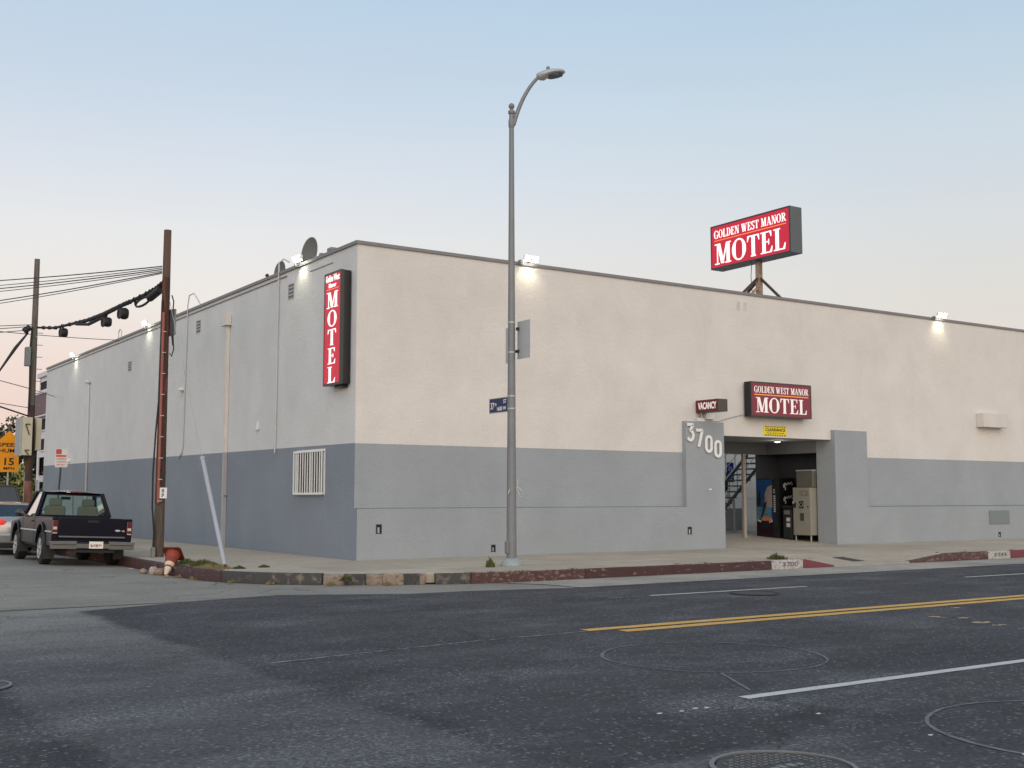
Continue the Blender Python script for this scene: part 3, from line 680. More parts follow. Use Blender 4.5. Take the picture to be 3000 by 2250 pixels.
# roof, parapet coping, hidden faces
put('roof',MB().box((.25,.25,7.15),(XE,2.9,7.25)).box((.25,2.9,7.15),(11.3,32.6,7.25)).box((24,2.9,7.15),(XE,20,7.25)),'coping',mo)
put('coping',MB().box((-.045,-.04,7.42),(XE,.28,7.50)),'coping',mo)
put('coping',MB().box((-.045,.28,7.42),(.28,32.85,7.50)),'coping',mo)
put('flashing',MB().box((-.03,4.2,7.30),(-.001,32.8,7.325)),'coping',mo)
put('flashing',MB().box((-.02,1.34,7.185),(-.001,2.69,7.20)),'coping',mo)
put('inner_wall',MB().box((11.30,.25,0),(11.59,2.9,7.15)).box((11.3,2.9,0),(11.5,32.6,7.15)).box((.25,32.4,0),(11.3,32.6,7.15)),'stucco_grey',mo)
put('upper_rear_wall',MB().box((11.5,2.9,3.4),(17.5,3.1,7.3)),'court_wall',mo)
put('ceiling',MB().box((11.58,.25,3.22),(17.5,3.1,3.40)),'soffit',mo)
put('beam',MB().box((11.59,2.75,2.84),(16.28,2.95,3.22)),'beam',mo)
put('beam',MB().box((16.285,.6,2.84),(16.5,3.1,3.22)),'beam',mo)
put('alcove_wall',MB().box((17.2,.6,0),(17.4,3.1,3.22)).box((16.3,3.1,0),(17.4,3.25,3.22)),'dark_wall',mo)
put('inner_wall',MB().box((17.41,.6,0),(17.6,3.08,7.15)).box((17.6,2.9,0),(24,3.08,7.15)).box((24,2.9,0),(24.2,20,7.15)).box((24.2,19.8,0),(XE,20,7.15)).box((59.8,.25,0),(XE,19.8,7.15)),'court_wall',mo)
put('courtyard_wall',MB().box((11.5,9.0,0),(24,9.2,6.4)),'court_wall',mo)
put('courtyard_floor',MB().add([(11.6,-.15,.0),(16.28,-.15,.0),(16.28,.6,fz(.6)),(17.2,.6,fz(.6)),(17.4,3.1,fz(3.1)),(24,3.1,fz(3.1)),(24,9.0,fz(9)),(11.5,9.0,fz(9)),(11.5,3.1,fz(3.1)),(11.6,.6,fz(.6))],[(0,1,2,9),(9,2,3,4,8),(8,4,5,6,7)]),'concrete_walk',mo)
# barred window in the side wall
wn=put('window',MB().box((-.03,1.62,1.50),(.0,3.32,1.56)).box((-.03,1.62,2.57),(.0,3.32,2.63)).box((-.03,1.62,1.56),(0,1.68,2.57)).box((-.03,3.26,1.56),(0,3.32,2.57)).box((-.03,2.42,1.56),(0,2.51,2.57)),'white_metal',mo)
put('pane',MB().box((-.012,1.68,1.56),(-.004,3.26,2.57)),'void',wn)
bf=put('window_grille',MB().box((-.11,1.60,1.515),(-.085,3.34,1.56)).box((-.11,1.60,2.56),(-.085,3.34,2.61)).box((-.11,1.60,1.56),(-.085,1.64,2.56)).box((-.11,3.30,1.56),(-.085,3.34,2.56)).box((-.085,1.60,1.53),(-.03,1.64,1.56)).box((-.085,3.30,1.53),(-.03,3.34,1.56)).box((-.085,1.60,2.57),(-.03,1.64,2.60)).box((-.085,3.30,2.57),(-.03,3.34,2.60)),'white_metal',mo)
proto=None
for i in range(11):
    y=1.745+i*.1445
    if proto is None: proto=put('bar',MB().box((-.105,y-.017,1.56),(-.088,y+.017,2.56)),'white_metal',bf); y0=y; l0=proto.location.copy()
    else: c=proto.copy(); col.objects.link(c); c.location=l0+Vector((0,y-y0,0))
# louvred vents
def vent(y0,y1,z0,z1):
    v=put('vent',MB().box((-.012,y0,z0),(-.004,y1,z1)),'pipe_grey',mo)
    n=4; h=(z1-z0)/n
    for i in range(n): put('slat',MB().box((-.016,y0+.02,z0+h*i+.35*h),(-.0125,y1-.02,z0+h*(i+1)-.02)),'dark_metal' if False else 'grille_dark',v)
vent(3.72,4.10,6.66,7.06); vent(11.1,11.5,6.62,7.02); vent(18.7,19.15,6.1,6.45)
# downpipe and conduits on the side wall
dp=put('downpipe',MB().box((-.11,8.42,0.0),(-.01,8.56,2.75)),'pipe_grey',mo); put('downpipe_upper',MB().box((-.11,8.42,2.75),(-.01,8.56,6.5)),'pipe_beige',mo)
put('rain_head',MB().box((-.19,8.30,6.50),(-.01,8.76,6.52)).box((-.17,8.34,6.52),(-.01,8.72,6.82)),'pipe_beige',mo)
put('pipe_strap',MB().box((-.115,8.36,1.5),(-.01,8.62,1.54)),'pipe_grey',mo)
put('conduit',MB().tube([(-.04,4.74,2.62),(-.04,4.74,2.7),(-.04,4.72,2.85),(-.04,4.70,7.75),(.05,4.6,7.85),(.15,4.45,7.75)],.022,6),'conduit',mo,smooth=True)
put('conduit',MB().tube([(-.04,12.9,2.70),(-.04,12.55,2.86),(-.04,12.45,3.0),(-.04,12.3,7.65),(-.03,12.2,7.95),(.02,11.9,7.98),(.12,11.4,7.5)],.022,6),'conduit',mo,smooth=True)
put('conduit',MB().tube([(-.05,24.6,0),(-.05,24.6,2.85)],.05,6),'pipe_grey',mo,smooth=True)
put('conduit',MB().tube([(-.05,24.6,2.85),(-.05,24.7,6.1)],.05,6),'conduit',mo,smooth=True)
put('weatherhead',MB().lathe([(.08,0),(.13,.06),(.10,.16),(.02,.2)],(-.08,24.7,6.08),n=10),'conduit',mo,smooth=True)
put('wall_bracket',MB().box((-.05,6.04,3.30),(-.003,6.08,3.52)).box((-.10,5.98,3.30),(-.02,6.12,3.33)),'white_metal',mo)
put('wall_bracket',MB().box((-.14,12.5,4.88),(-.003,12.8,4.98)),'white_metal',mo,bevel=.02)
put('wall_bracket',MB().box((-.10,27.6,2.95),(-.003,27.85,3.08)),'white_metal',mo,bevel=.02)
put('roof_conduit',MB().tube([(.1,20.6,7.5),(.1,20.6,7.8),(.1,20.8,7.9),(.1,21.0,7.8),(.1,21.0,7.5)],.02,6),'conduit',mo)
# small openings at the foot of the front wall
def hatch(x0,x1,z0,z1,pipe=False):
    h=put('wall_vent',MB().box((x0,-.153,z0),(x1,-.150,z1)),'void',mo)
    put('vent_frame',MB().box((x0-.012,-.158,z0-.012),(x0,-.150,z1+.012)).box((x1,-.158,z0-.012),(x1+.012,-.150,z1+.012)).box((x0,-.158,z1),(x1,-.150,z1+.012)),'grille_dark',h)
    put('valve',MB().box((x0+.03,-.159,z0+.02),(x1-.05,-.1535,z1-.06)),'pipe_grey',h)
hatch(.50,.63,.60,.81); hatch(3.68,3.79,.10,.27); hatch(10.17,10.30,.42,.62); hatch(24.5,24.62,.08,.24)
put('wall_box',MB().box((23.7,-.30,3.86),(25.1,-.001,4.34)),'pipe_beige',mo,bevel=.01)
put('access_panel',MB().box((24.0,-.166,.52),(25.15,-.151,1.0)),'panel_green',mo) if 'panel_green' in MATS else put('access_panel',MB().box((24.0,-.17,.52),(25.15,-.151,.99)),mat('panel_green',(.17,.20,.20),rough=.6,var=.05),mo,bevel=.004)
# courtyard windows and railing behind the entrance
cw=put('window_frame',MB().box((19.60,8.95,1.55),(20.65,9.0,1.63)).box((19.60,8.95,2.42),(20.65,9.0,2.5)).box((20.57,8.95,1.63),(20.65,9.0,2.42)).box((19.60,8.95,1.63),(19.66,9.0,2.42)),'white_metal',mo)
put('pane',MB().box((19.66,8.97,1.63),(20.57,8.98,2.42)),'glass_window',cw); put('backing',MB().box((19.66,8.985,1.63),(20.57,8.995,2.42)),'void',cw)

put('door',MB().box((20.95,8.95,fz(9)),(21.75,9.0,2.45)),'white_metal',mo)
# small smears and old patches on the front wall
put('paint_smear',MB().prism([(4.30,1.71),(4.52,1.68),(4.58,1.70),(4.40,1.735)],F0,-.004,-.0005),mat('smear_cyan',(.35,.72,.66),rough=.8,var=.2,vs_=30),mo)
put('paint_smear',MB().prism([(10.98,1.66),(11.08,1.65),(11.10,1.68),(11.0,1.69)],F0,-.155,-.1505),'white_metal',mo)
for x in (12.35,12.62): put('patched_spot',MB().prism([(x,6.95),(x+.12,6.93),(x+.14,7.18),(x+.02,7.2)],F0,-.004,-.0005),mat('patch_beige',(.56,.50,.46),rough=.9) if x<12.5 else 'patch_beige',mo)
# wire
def wire(path,r,m,name,label,group,cat='wire',n=5):
    return tag(put(name,MB().tube(path,r,n),m,smooth=True),label,cat,group)

# ---- floodlights on the parapet
def flood(p,d,label):
    """p on top of the coping, d unit vector pointing out from the wall"""
    p=Vector(p); d=Vector(d); t=thing('floodlight',label,'floodlight',tuple(p),group='floodlights along the parapet')
    side=Vector((-d.y,d.x,0))
    put('bracket',MB().bar(p-d*.05,p+d*.10+Vector((0,0,.06)),.05,.03),'galv',t)
    put('junction_box',MB().bar(p+d*.02-side*.30+Vector((0,0,-.02)),p+d*.02-side*.22+Vector((0,0,-.02)),.12,.12),'grey_box',t)
    for s_ in (-1,1):
        c=p+d*.12+side*s_*.12+Vector((0,0,.10))
        hd=put('lamp_head',MB().bar(c-d*.05,c+d*.03,.16,.12),'white_metal',t)
        put('lens',MB().bar(c+d*.031+Vector((0,0,-.005)),c+d*.04+Vector((0,0,-.012)),.145,.105),'flood_lens',hd)
        put('lens_under',MB().bar(c-d*.04-Vector((0,0,.077)),c+d*.03-Vector((0,0,.077)),.16,.01),'flood_lens',hd)
    L=bpy.data.lights.new('flood_beam','SPOT'); L.energy=17; L.color=(1,.90,.62); L.spot_size=R(115); L.spot_blend=.9; L.shadow_soft_size=.05
    lo=bpy.data.objects.new('flood_beam',L); col.objects.link(lo); lo.parent=t; q=p+d*.16+Vector((0,0,-.02)); lo.location=q-p; WORLD[lo.name]=q
    lo.rotation_euler=Vector((-d.x*.25+side.x*.0,-d.y*.25,-1)).to_track_quat('-Z','Y').to_euler()
    return t
flood((4.87,-.05,7.50),(0,-1,0),'lit floodlight on the front parapet just right of the lamp post')
flood((21.77,-.05,7.50),(0,-1,0),'lit floodlight on the front parapet near the right edge')
flood((-.05,3.15,7.50),(-1,0,0),'lit floodlight on the side parapet beneath the large satellite dish')
flood((-.05,16.6,7.50),(-1,0,0),'lit floodlight on the side parapet just left of the near utility pole')
flood((-.05,27.2,7.46),(-1,0,0),'farthest lit floodlight at the far end of the side parapet')
# ---- satellite dishes
def dish(c,nrm_,r,label,arm=True):
    c=Vector(c); nrm_=Vector(nrm_).normalized(); t=thing('satellite_dish',label,'satellite dish',(c.x,c.y,7.25),group='satellite dishes on the roof')
    a=nrm_.cross(Vector((0,0,1))).normalized(); b=a.cross(nrm_).normalized(); mb=MB(); rings=[]
    for (q,dz) in ((.02,0),(.4,.012),(.75,.045),(1.0,.085),(1.01,.075),(.74,.03),(.4,.0),(.02,-.015)):
        rings.append([c+(a*math.cos(2*math.pi*k/28)*q*r*.92+b*math.sin(2*math.pi*k/28)*q*r)+nrm_*dz for k in range(28)])
    put('reflector',mb.loft(rings),'dish_grey',t,smooth=60)
    put('mast',MB().tube([(c.x,c.y,7.25),(c.x,c.y,c.z-.1),tuple(c-nrm_*.05)],.025,8),'dark_metal',t)
    if arm:
        e=c+nrm_*.42-b*r*.5+a*.12
        put('feed_arm',MB().tube([tuple(c-b*r*.9),tuple(e)],.014,6),'dark_metal',t); put('feed_horn',MB().tube([tuple(e),tuple(e-nrm_*.06+b*.04)],.04,8),'dark_metal',t)
dish((.4,3.55,7.86),(-1.32,-.20,.12),.42,'large grey satellite dish behind the floodlight near the corner')
dish((.4,5.55,7.66),(-1.32,-.20,.12),.32,'smaller satellite dish farther left along the side parapet')
t=thing('roof_aerial','small antenna bracket lying on the parapet near the corner','antenna',(.2,1.9,7.5)); put('bar',MB().bar((.1,1.5,7.55),(.3,2.5,7.60),.04,.04),'galv',t); put('clamp',MB().box((.12,1.75,7.5),(.3,2.0,7.68)),'galv',t,bevel=.02); put('foot',MB().box((.1,2.3,7.5),(.25,2.42,7.62)),'galv',t)

# ---- vertical motel sign
t=thing('vertical_motel_sign','tall narrow lit red sign reading MOTEL downwards on the grey side wall','sign',(-.14,.7,4.1))
Y0,Y1,Z0,Z1,XF=.26,1.20,4.10,6.83,-.29
put('cabinet',MB().box((-.199,Y0+.006,Z0+.01),(-.03,Y1-.006,Z1-.01)),'black_metal',t)
put('frame',MB().box((XF+.01,Y0,Z0),(-.20,Y1,Z1)),'sign_frame',t,bevel=.008)
put('frame_edge',MB().box((XF-.002,Y0,Z0),(XF+.01,Y0+.045,Z1)).box((XF-.002,Y1-.045,Z0),(XF+.01,Y1,Z1)).box((XF-.002,Y0+.045,Z0),(XF+.01,Y1-.045,Z0+.05)).box((XF-.002,Y0+.045,Z1-.05),(XF+.01,Y1-.045,Z1)),'sign_frame',t)
put('mount',MB().box((-.16,.42,Z0-.06),(-.0,.8,Z0+.03)),'black_metal',t)
fc=put('face',MB().box((XF+.002,Y0+.045,Z0+.05),(XF+.0095,Y1-.045,Z1-.05)),'red_lit',t)
yc=(Y0+Y1)/2
put('lettering',font_mb('Golden West',FX(XF,yc,6.605),width=.76,height=.165,align='C',bold=.03,depth=.003,d0=.001),'white_lit',fc)
put('lettering',font_mb('Manor',FX(XF,yc,6.46),width=.42,height=.11,align='C',bold=.03,depth=.003,d0=.001),'white_lit',fc)
put('divider_line',MB().box((XF-.003,yc-.34,6.41),(XF-.0005,yc+.34,6.43)),'orange_lit',fc)
for i,(ch,wd_) in enumerate(zip('MOTEL',(.62,.50,.46,.42,.42))):
    put('letter',serif_mb(ch,FX(XF,yc+wd_/2,5.965-i*.452),wd_,.385,depth=.003,d0=.001),'white_lit',fc)
# ---- motel sign on the roof
t=thing('roof_motel_sign','lit red GOLDEN WEST MANOR MOTEL box sign raised on a roof post','sign',(15.35,1.99,7.25))
X0,X1,Y0,Y1,Z0,Z1=15.10,15.62,.36,3.93,9.07,10.55
put('cabinet',MB().box((X0,Y0,Z0),(X1,Y1,Z1)),'sign_cabinet',t,bevel=.01)
put('frame_edge',MB().box((X0-.02,Y0,Z0),(X0,Y0+.05,Z1)).box((X0-.02,Y1-.05,Z0),(X0,Y1,Z1)).box((X0-.02,Y0+.05,Z0),(X0,Y1-.05,Z0+.05)).box((X0-.02,Y0+.05,Z1-.05),(X0,Y1-.05,Z1)),'sign_frame',t)
fc=put('face',MB().box((X0-.012,Y0+.05,Z0+.05),(X0-.002,Y1-.05,Z1-.05)),'red_lit',t)
put('lettering',serif_mb('GOLDEN WEST MANOR',FX(X0-.012,Y1-.17,10.10),3.23,.27,depth=.004),'white_lit',fc)
put('divider_line',MB().box((X0-.017,Y0+.17,10.005),(X0-.0125,Y1-.17,10.035)),'orange_lit',fc)
put('lettering',serif_mb('MOTEL',FX(X0-.012,Y1-.20,9.21),3.17,.70,depth=.004),'white_lit',fc)
fb=put('rear_face',MB().box((X1+.002,Y0+.05,Z0+.05),(X1+.012,Y1-.05,Z1-.05)),'red_lit',t)
put('post',MB().box((15.27,1.91,7.25),(15.43,2.07,9.07)),'rust_post',t)
put('brace',MB().bar((15.35,1.92,8.50),(15.35,.55,7.27),.07,.07),'rust_dark',t); put('brace',MB().bar((15.35,2.06,8.45),(15.35,3.7,7.27),.07,.07),'rust_dark',t)
put('brace',MB().bar((15.27,1.99,8.50),(13.75,1.99,7.27),.07,.07),'rust_dark',t); put('brace',MB().bar((15.27,1.99,8.20),(14.2,1.99,7.27),.07,.07),'rust_post',t)
put('cable',MB().tube([(15.2,2.15,9.07),(15.2,2.2,8.6),(15.2,2.16,8.1),(15.2,2.2,7.3)],.012,5),'wire',t)
# ---- sign over the entrance
t=thing('entrance_motel_sign','red GOLDEN WEST MANOR MOTEL box sign on the wall above the entrance','sign',(14.2,-.2,3.78))
X0,X1,YF,Z0,Z1=12.53,15.07,-.32,3.80,4.82
put('cabinet',MB().box((X0,YF,Z0),(X1,-.06,Z1)),'black_metal',t,bevel=.008)
put('frame_edge',MB().box((X0,YF-.02,Z0),(X0+.04,YF,Z1)).box((X1-.04,YF-.02,Z0),(X1,YF,Z1)).box((X0+.04,YF-.02,Z0),(X1-.04,YF,Z0+.04)).box((X0+.04,YF-.02,Z1-.04),(X1-.04,YF,Z1)),'sign_frame',t)
fc=put('face',MB().box((X0+.04,YF-.012,Z0+.04),(X1-.04,YF-.002,Z1-.04)),'red_dim',t)
put('lettering',serif_mb('GOLDEN WEST MANOR',FY(X0+.13,YF-.012,4.50),2.28,.19,depth=.004),'white_dim',fc)
put('divider_line',MB().box((X0+.13,YF-.017,4.425),(X1-.13,YF-.0125,4.455)),'orange_dim',fc)
put('lettering',serif_mb('MOTEL',FY(X0+.19,YF-.012,3.92),2.14,.44,depth=.004),'white_dim',fc)
put('mount',MB().box((12.75,-.06,3.9),(12.85,-.0,4.7)).box((14.7,-.06,3.9),(14.8,0,4.7)),'black_metal',t)
# ---- vacancy sign on the pier
t=thing('vacancy_sign','small dark red VACANCY box sign standing on the left entrance pier','sign',(11.1,-.1,3.6))
X0,X1,Y0,Y1,Z0,Z1=10.66,11.02,-.92,-.02,3.83,4.18
put('cabinet',MB().box((X0,Y0,Z0),(X1,-.02,Z1)),'sign_cabinet_dark',t,bevel=.006) if 'sign_cabinet_dark' in MATS else put('cabinet',MB().box((X0,Y0,Z0),(X1,-.02,Z1)),mat('sign_cabinet_dark',(.06,.06,.05),rough=.4),t,bevel=.006)
fc=put('face',MB().box((X0-.010,Y0+.01,Z0+.01),(X0-.001,-.03,Z1-.01)),'red_dark',t)
put('lettering',font_mb('VACANCY',FX(X0-.010,-.12,Z0+.08),width=.74,height=.20,align='L',bold=.03,depth=.003,d0=.0005),'white_dim',fc)
put('stand',MB().tube([(10.78,-.12,3.58),(10.78,-.12,3.83)],.02,6).tube([(10.92,-.12,3.58),(10.92,-.12,3.83)],.02,6),'conduit',t)
put('junction_box',MB().box((10.66,-.14,3.585),(10.88,-.03,3.68)),'white_metal',t,bevel=.01)
put('transformer',MB().box((10.92,-.10,3.66),(11.3,-.005,3.82)),'white_metal',t,bevel=.01)
put('cable',MB().tube([(11.1,-.09,3.63),(11.3,-.10,3.60),(11.5,-.06,3.62),(11.9,-.02,3.72),(12.53,-.04,3.86)],.009,5),'wire_pale',t,smooth=True)
# ---- clearance sign
t=thing('clearance_sign','yellow CLEARANCE notice with black dashes above the driveway entrance','sign',(13.8,0,3.25))
pl=put('plate',MB().box((13.36,-.014,3.27),(14.32,-.001,3.56)),'yellow_sign',t)
put('lettering',font_mb('CLEARANCE',FY(13.84,-.014,3.40),width=.84,height=.095,align='C',bold=.03,depth=.002,d0=.0005),'text_black',pl)
put('lettering',print_rows(FY(13.84,-.014,3.335),.74,.03,14,3),'text_black',pl)
mb=MB()
for i in range(9):
    for z in (3.275,3.52):
        x=13.40+i*.10; mb.prism([(x,z),(x+.05,z),(x+.07,z+.035),(x+.02,z+.035)],((0,-.014,0),(1,0,0),(0,0,1),(0,-1,0)),.0005,.0025)
put('dash_row',mb,'text_black',pl)
# ---- house number: four separate numerals
t=thing('house_number','large white numerals 3700 stepping down the left entrance pier','house number',(11,-.16,3.0))
def arcp(cx,cy,rx,ry,a0,a1,n=14): return [(cx+rx*math.cos(R(a0+(a1-a0)*i/n)),cy+ry*math.sin(R(a0+(a1-a0)*i/n))) for i in range(n+1)]
def stroke(pts,wd,o,z=0):
    mb=MB(); P=[Vector(p) for p in pts]; n=len(P); L_=[];Rr=[]
    for i in range(n):
        t_2=(P[min(n-1,i+1)]-P[max(0,i-1)]).normalized(); nn=Vector((-t_2.y,t_2.x))*wd/2; L_.append(P[i]+nn); Rr.append(P[i]-nn)
    rings=[[(o[0]+L_[i].x,o[1]-.045,o[2]+L_[i].y),(o[0]+Rr[i].x,o[1]-.045,o[2]+Rr[i].y),(o[0]+Rr[i].x,o[1]-.012,o[2]+Rr[i].y),(o[0]+L_[i].x,o[1]-.012,o[2]+L_[i].y)] for i in range(n)]
    return mb.loft(rings)
mat('number_white',(.74,.74,.72),rough=.6,var=.03)
zero=arcp(.135,.35,.10,.10,0,180)+arcp(.135,.13,.10,.10,180,360)+[(.235,.35)]
three=[(.0,.47),(.21,.47),(.20,.45),(.11,.30)]+arcp(.11,.16,.11,.13,80,-150)
seven=[(.0,.47),(.23,.47),(.225,.45),(.09,.0)]
for pts,(x,z) in zip((three,seven,zero,zero),((10.17,3.01),(10.50,2.86),(10.84,2.71),(11.19,2.58))):
    put('numeral',stroke(pts,.085,(x,-.155,z)),'number_white',t,bevel=.004)
# ---- entrance lamp
t=thing('ceiling_light','small lit round lamp under the entrance ceiling','lamp',(15.2,1.2,3.22))
put('housing',MB().lathe([(.11,0),(.11,-.03),(.09,-.045)],(15.2,1.2,3.22),n=20),'white_metal',t); put('lens',MB().lathe([(.085,-.046),(.07,-.062),(.001,-.066)],(15.2,1.2,3.22),n=20),'down_lens',t)
L=bpy.data.lights.new('lamp_glow','POINT'); L.energy=5; L.color=(1,.9,.8); L.shadow_soft_size=.08; lo=bpy.data.objects.new('lamp_glow',L); col.objects.link(lo); lo.parent=t; lo.location=(0,0,-.2)
# ---- black vending machine
z0=.10; zb=fz(2.0)
t=thing('drinks_vending_machine','black drinks vending machine with blue and red picture front','vending machine',(16.5,2.5,zb))
A0,A1=2.05,3.06
put('cabinet',MB().box((16.10,A0,zb+.05),(16.90,A1,zb+1.95)),'machine_black',t,bevel=.015)
put('plinth',MB().box((16.16,A0+.04,zb),(16.86,A1-.04,zb+.05)),'dark_metal',t)
fr=FX(16.10,A1-.03,zb)  # front: picture on the far two thirds, buttons on the near third
pn=put('picture_panel',MB().prism([(0,.62),(.70,.62),(.70,1.90),(0,1.90)],fr,.001,.012),'panel_blue',t)
put('picture_shape',MB().prism([(0,.62),(.30,.62),(.36,.80),(.30,1.0),(0,1.05)],fr,.013,.0145),'panel_blue_pale',pn)
put('picture_shape',MB().prism([(.30,.62),(.66,.62),(.66,1.15),(.46,1.1),(.36,.9)],fr,.013,.0145),'panel_blue_pale',pn)
put('picture_shape',MB().prism([(.36,1.10),(.38,1.45),(.50,1.66),(.70,1.72),(.70,1.0),(.55,.98),(.44,1.02)],fr,.015,.0165),'panel_skin',pn)
put('picture_shape',MB().prism([(.18,.66),(.26,.66),(.40,.98),(.46,1.18),(.42,1.20),(.33,1.10)],fr,.015,.0165),'panel_cola',pn)
put('picture_shape',MB().prism([(.0,1.05),(.12,1.0),(.2,1.2),(.16,1.5),(.05,1.45)],fr,.013,.0145),'machine_black',pn)
put('picture_shape',MB().prism([(.18,.56),(.62,.56),(.68,.64),(.55,.72),(.30,.72)],fr,.017,.0185),'panel_food',pn)
put('picture_shape',MB().prism([(.03,.55),(.20,.50),(.20,.56),(.04,.62)],fr,.017,.0185),'litter',pn)
put('picture_shape',MB().prism([(.55,.50),(.70,.53),(.70,.62),(.56,.56)],fr,.017,.0185),'litter',pn)
put('lower_panel',MB().prism([(0,.10),(.70,.10),(.70,.60),(0,.60)],fr,.001,.012),'panel_wine',t)
put('delivery_door',MB().prism([(.24,.34),(.50,.34),(.50,.52),(.24,.52)],fr,.013,.020),'machine_black',t)
bb=put('button_column',MB().prism([(.73,.35),(.93,.35),(.93,1.85),(.73,1.85)],fr,.001,.010),'trim_black',t)
for i in range(10):
    z=1.56-i*.075 if i<2 else 1.50-i*.07
    wv_=.06 if i<2 else .075
    put('button',MB().prism([(.76,z-.022),(.76+wv_,z-.022),(.76+wv_,z+.022),(.76,z+.022)],fr,.0105,.018),'litter' if i<4 else 'trim_grey',bb)
for i,z in enumerate((1.62,1.18,.75)):   # white script on the side panel
    mb=MB(); o=((16.28,A0,zb+z),(1,0,0),(0,0,1),(0,-1,0)); random.seed(40)
    mb.prism([(.02,.10),(.10,.17),(.17,.16),(.12,.05),(.05,.0)],o,.001,.002).prism([(.16,.12),(.27,.20),(.30,.17),(.20,.09)],o,.001,.0022).prism([(.28,.14),(.40,.22),(.42,.18),(.31,.10)],o,.001,.0024).prism([(.10,.02),(.16,.04),(.15,-.08),(.10,-.06)],o,.001,.0026).prism([(.40,.12),(.46,.16),(.48,.13),(.42,.09)],o,.001,.0028)
    put('side_emblem',mb,'trim_grey',t)
# ---- ice machine and its bin
zi=fz(1.0)
t=thing('ice_machine','beige ice dispenser cabinet on legs with steel hopper above','ice machine',(16.6,1.0,zi))
B0,B1=.66,1.38
put('cabinet',MB().box((16.02,B0,zi+.19),(16.85,B1,zi+1.68)),'machine_beige',t,bevel=.015)
put('hopper',MB().box((16.12,B0-.02,zi+1.69),(16.85,B1-.08,zi+2.20)),'steel_dull',t,bevel=.01)
put('hopper_top',MB().box((16.10,B0-.03,zi+2.20),(16.88,B1-.06,zi+2.24)),'galv_light',t,bevel=.01)
for (x,y) in ((16.08,B0+.05),(16.08,B1-.05),(16.8,B0+.05),(16.8,B1-.05)): put('leg',MB().tube([(x,y,zi),(x,y,zi+.19)],.022,8),'galv_light',t)
fr=FX(16.02,B1,zi)
put('top_panel',MB().prism([(.04,1.36),(.68,1.36),(.68,1.64),(.04,1.64)],fr,.001,.006),'machine_beige',t,bevel=.002)
put('lettering',font_mb('ICE',((16.012,B1-.30,zi+1.42),(0,-1,0),(0,0,1),(-1,0,0)),height=.16,width=.36,depth=.002),'steel_dull',t)
put('coin_slot',MB().prism([(.03,1.06),(.13,1.06),(.13,1.22),(.03,1.22)],fr,.001,.06),'trim_black',t); put('coin_plate',MB().prism([(.05,1.18),(.11,1.18),(.11,1.25),(.05,1.25)],fr,.061,.07),'litter',t)
pl=put('emblem_panel',MB().prism([(.26,1.03),(.44,1.03),(.44,1.26),(.26,1.26)],fr,.001,.008),'trim_black',t)
put('emblem_ring',MB().lathe([(.07,0),(.07,-.004),(.055,-.004),(.055,0)],(16.011,B1-.35,zi+1.145),axis='X',n=20),'trim_grey',pl)
put('dispenser_frame',MB().prism([(.26,.60),(.48,.60),(.48,.93),(.26,.93)],fr,.001,.01),'machine_beige',t,bevel=.003); put('dispenser_opening',MB().prism([(.30,.64),(.46,.64),(.46,.88),(.30,.88)],fr,.0105,.012),'interior',t)
put('key_lock',MB().prism([(.60,1.05),(.64,1.05),(.64,1.11),(.60,1.11)],fr,.001,.008),'dark_metal',t)
# ---- dark waste bin between the machines
zt=fz(1.6)
t=thing('waste_bin','dark grey waste bin with white labels between the two machines','bin',(16.2,1.68,zt))
put('body',MB().box((16.06,1.48,zt+.02),(16.42,1.86,zt+.98)),'bin_dark',t,bevel=.03); put('lid',MB().box((16.04,1.46,zt+.985),(16.44,1.88,zt+1.08)),'trim_black',t,bevel=.03)
put('label_plate',MB().box((16.052,1.55,zt+.58),(16.058,1.70,zt+.70)),'litter',t); put('label_plate',MB().box((16.052,1.55,zt+.40),(16.058,1.70,zt+.53)),'litter',t)
put('flap',MB().box((16.03,1.55,zt+.80),(16.058,1.78,zt+.93)),'galv',t)
# ---- post, staircase, accessible parking sign, railings
pz=fz(2.7)
t=thing('steel_post','slim pale steel post holding the rear beam of the entrance','post',(15.15,2.66,pz)); put('shaft',MB().box((15.10,2.61,pz),(15.21,2.71,2.84)),'post_beige',t,bevel=.008); put('base_plate',MB().box((15.05,2.56,pz-.005),(15.26,2.76,pz+.02)),'post_beige',t)
sz=fz(4.6)
t=thing('outdoor_staircase','dark steel outdoor stairs with open treads in the courtyard','staircase',(16.2,5.0,sz))
SX,rise,run,NS=15.35,.20,.225,13
for i in range(NS):
    x=SX+i*run; z=sz+.2+i*rise
    put('tread',MB().box((x,4.60,z-.05),(x+.27,5.55,z)),'tread',t)
a=(SX-.05,sz+.02); b=(SX+NS*run,sz+.2+NS*rise-.1)
for y in (4.57,5.58): put('stringer',MB().bar((a[0],y,a[1]+.05),(b[0],y,b[1]),.04,.11),'stair_steel',t)
for y in (4.57,5.58): put('handrail',MB().tube([(a[0],y,a[1]+1.0),(b[0],y,b[1]+.9)],.024,8),'rail_steel',t); put('mid_rail',MB().tube([(a[0],y,a[1]+.55),(b[0],y,b[1]+.45)],.014,6),'rail_steel',t)
for i in range(0,7):
    x=SX+.05+i*run*2; z=sz+.1+i*2*rise
    put('baluster',MB().tube([(x,4.57,z),(x,4.57,z+.92)],.012,6),'stair_steel',t); put('baluster',MB().tube([(x,5.58,z),(x,5.58,z+.92)],.012,6),'stair_steel',t)
put('stair_post',MB().box((16.5,4.5,sz),(16.56,4.56,1.40)),'rail_steel',t)
put('stair_wall',MB().box((17.0,5.8,sz),(18.2,5.9,1.05)),'stucco_grey',t)
t=thing('accessible_parking_sign','tall narrow blue accessible parking sign in the courtyard','sign',(17.4,5.8,fz(5.8)))
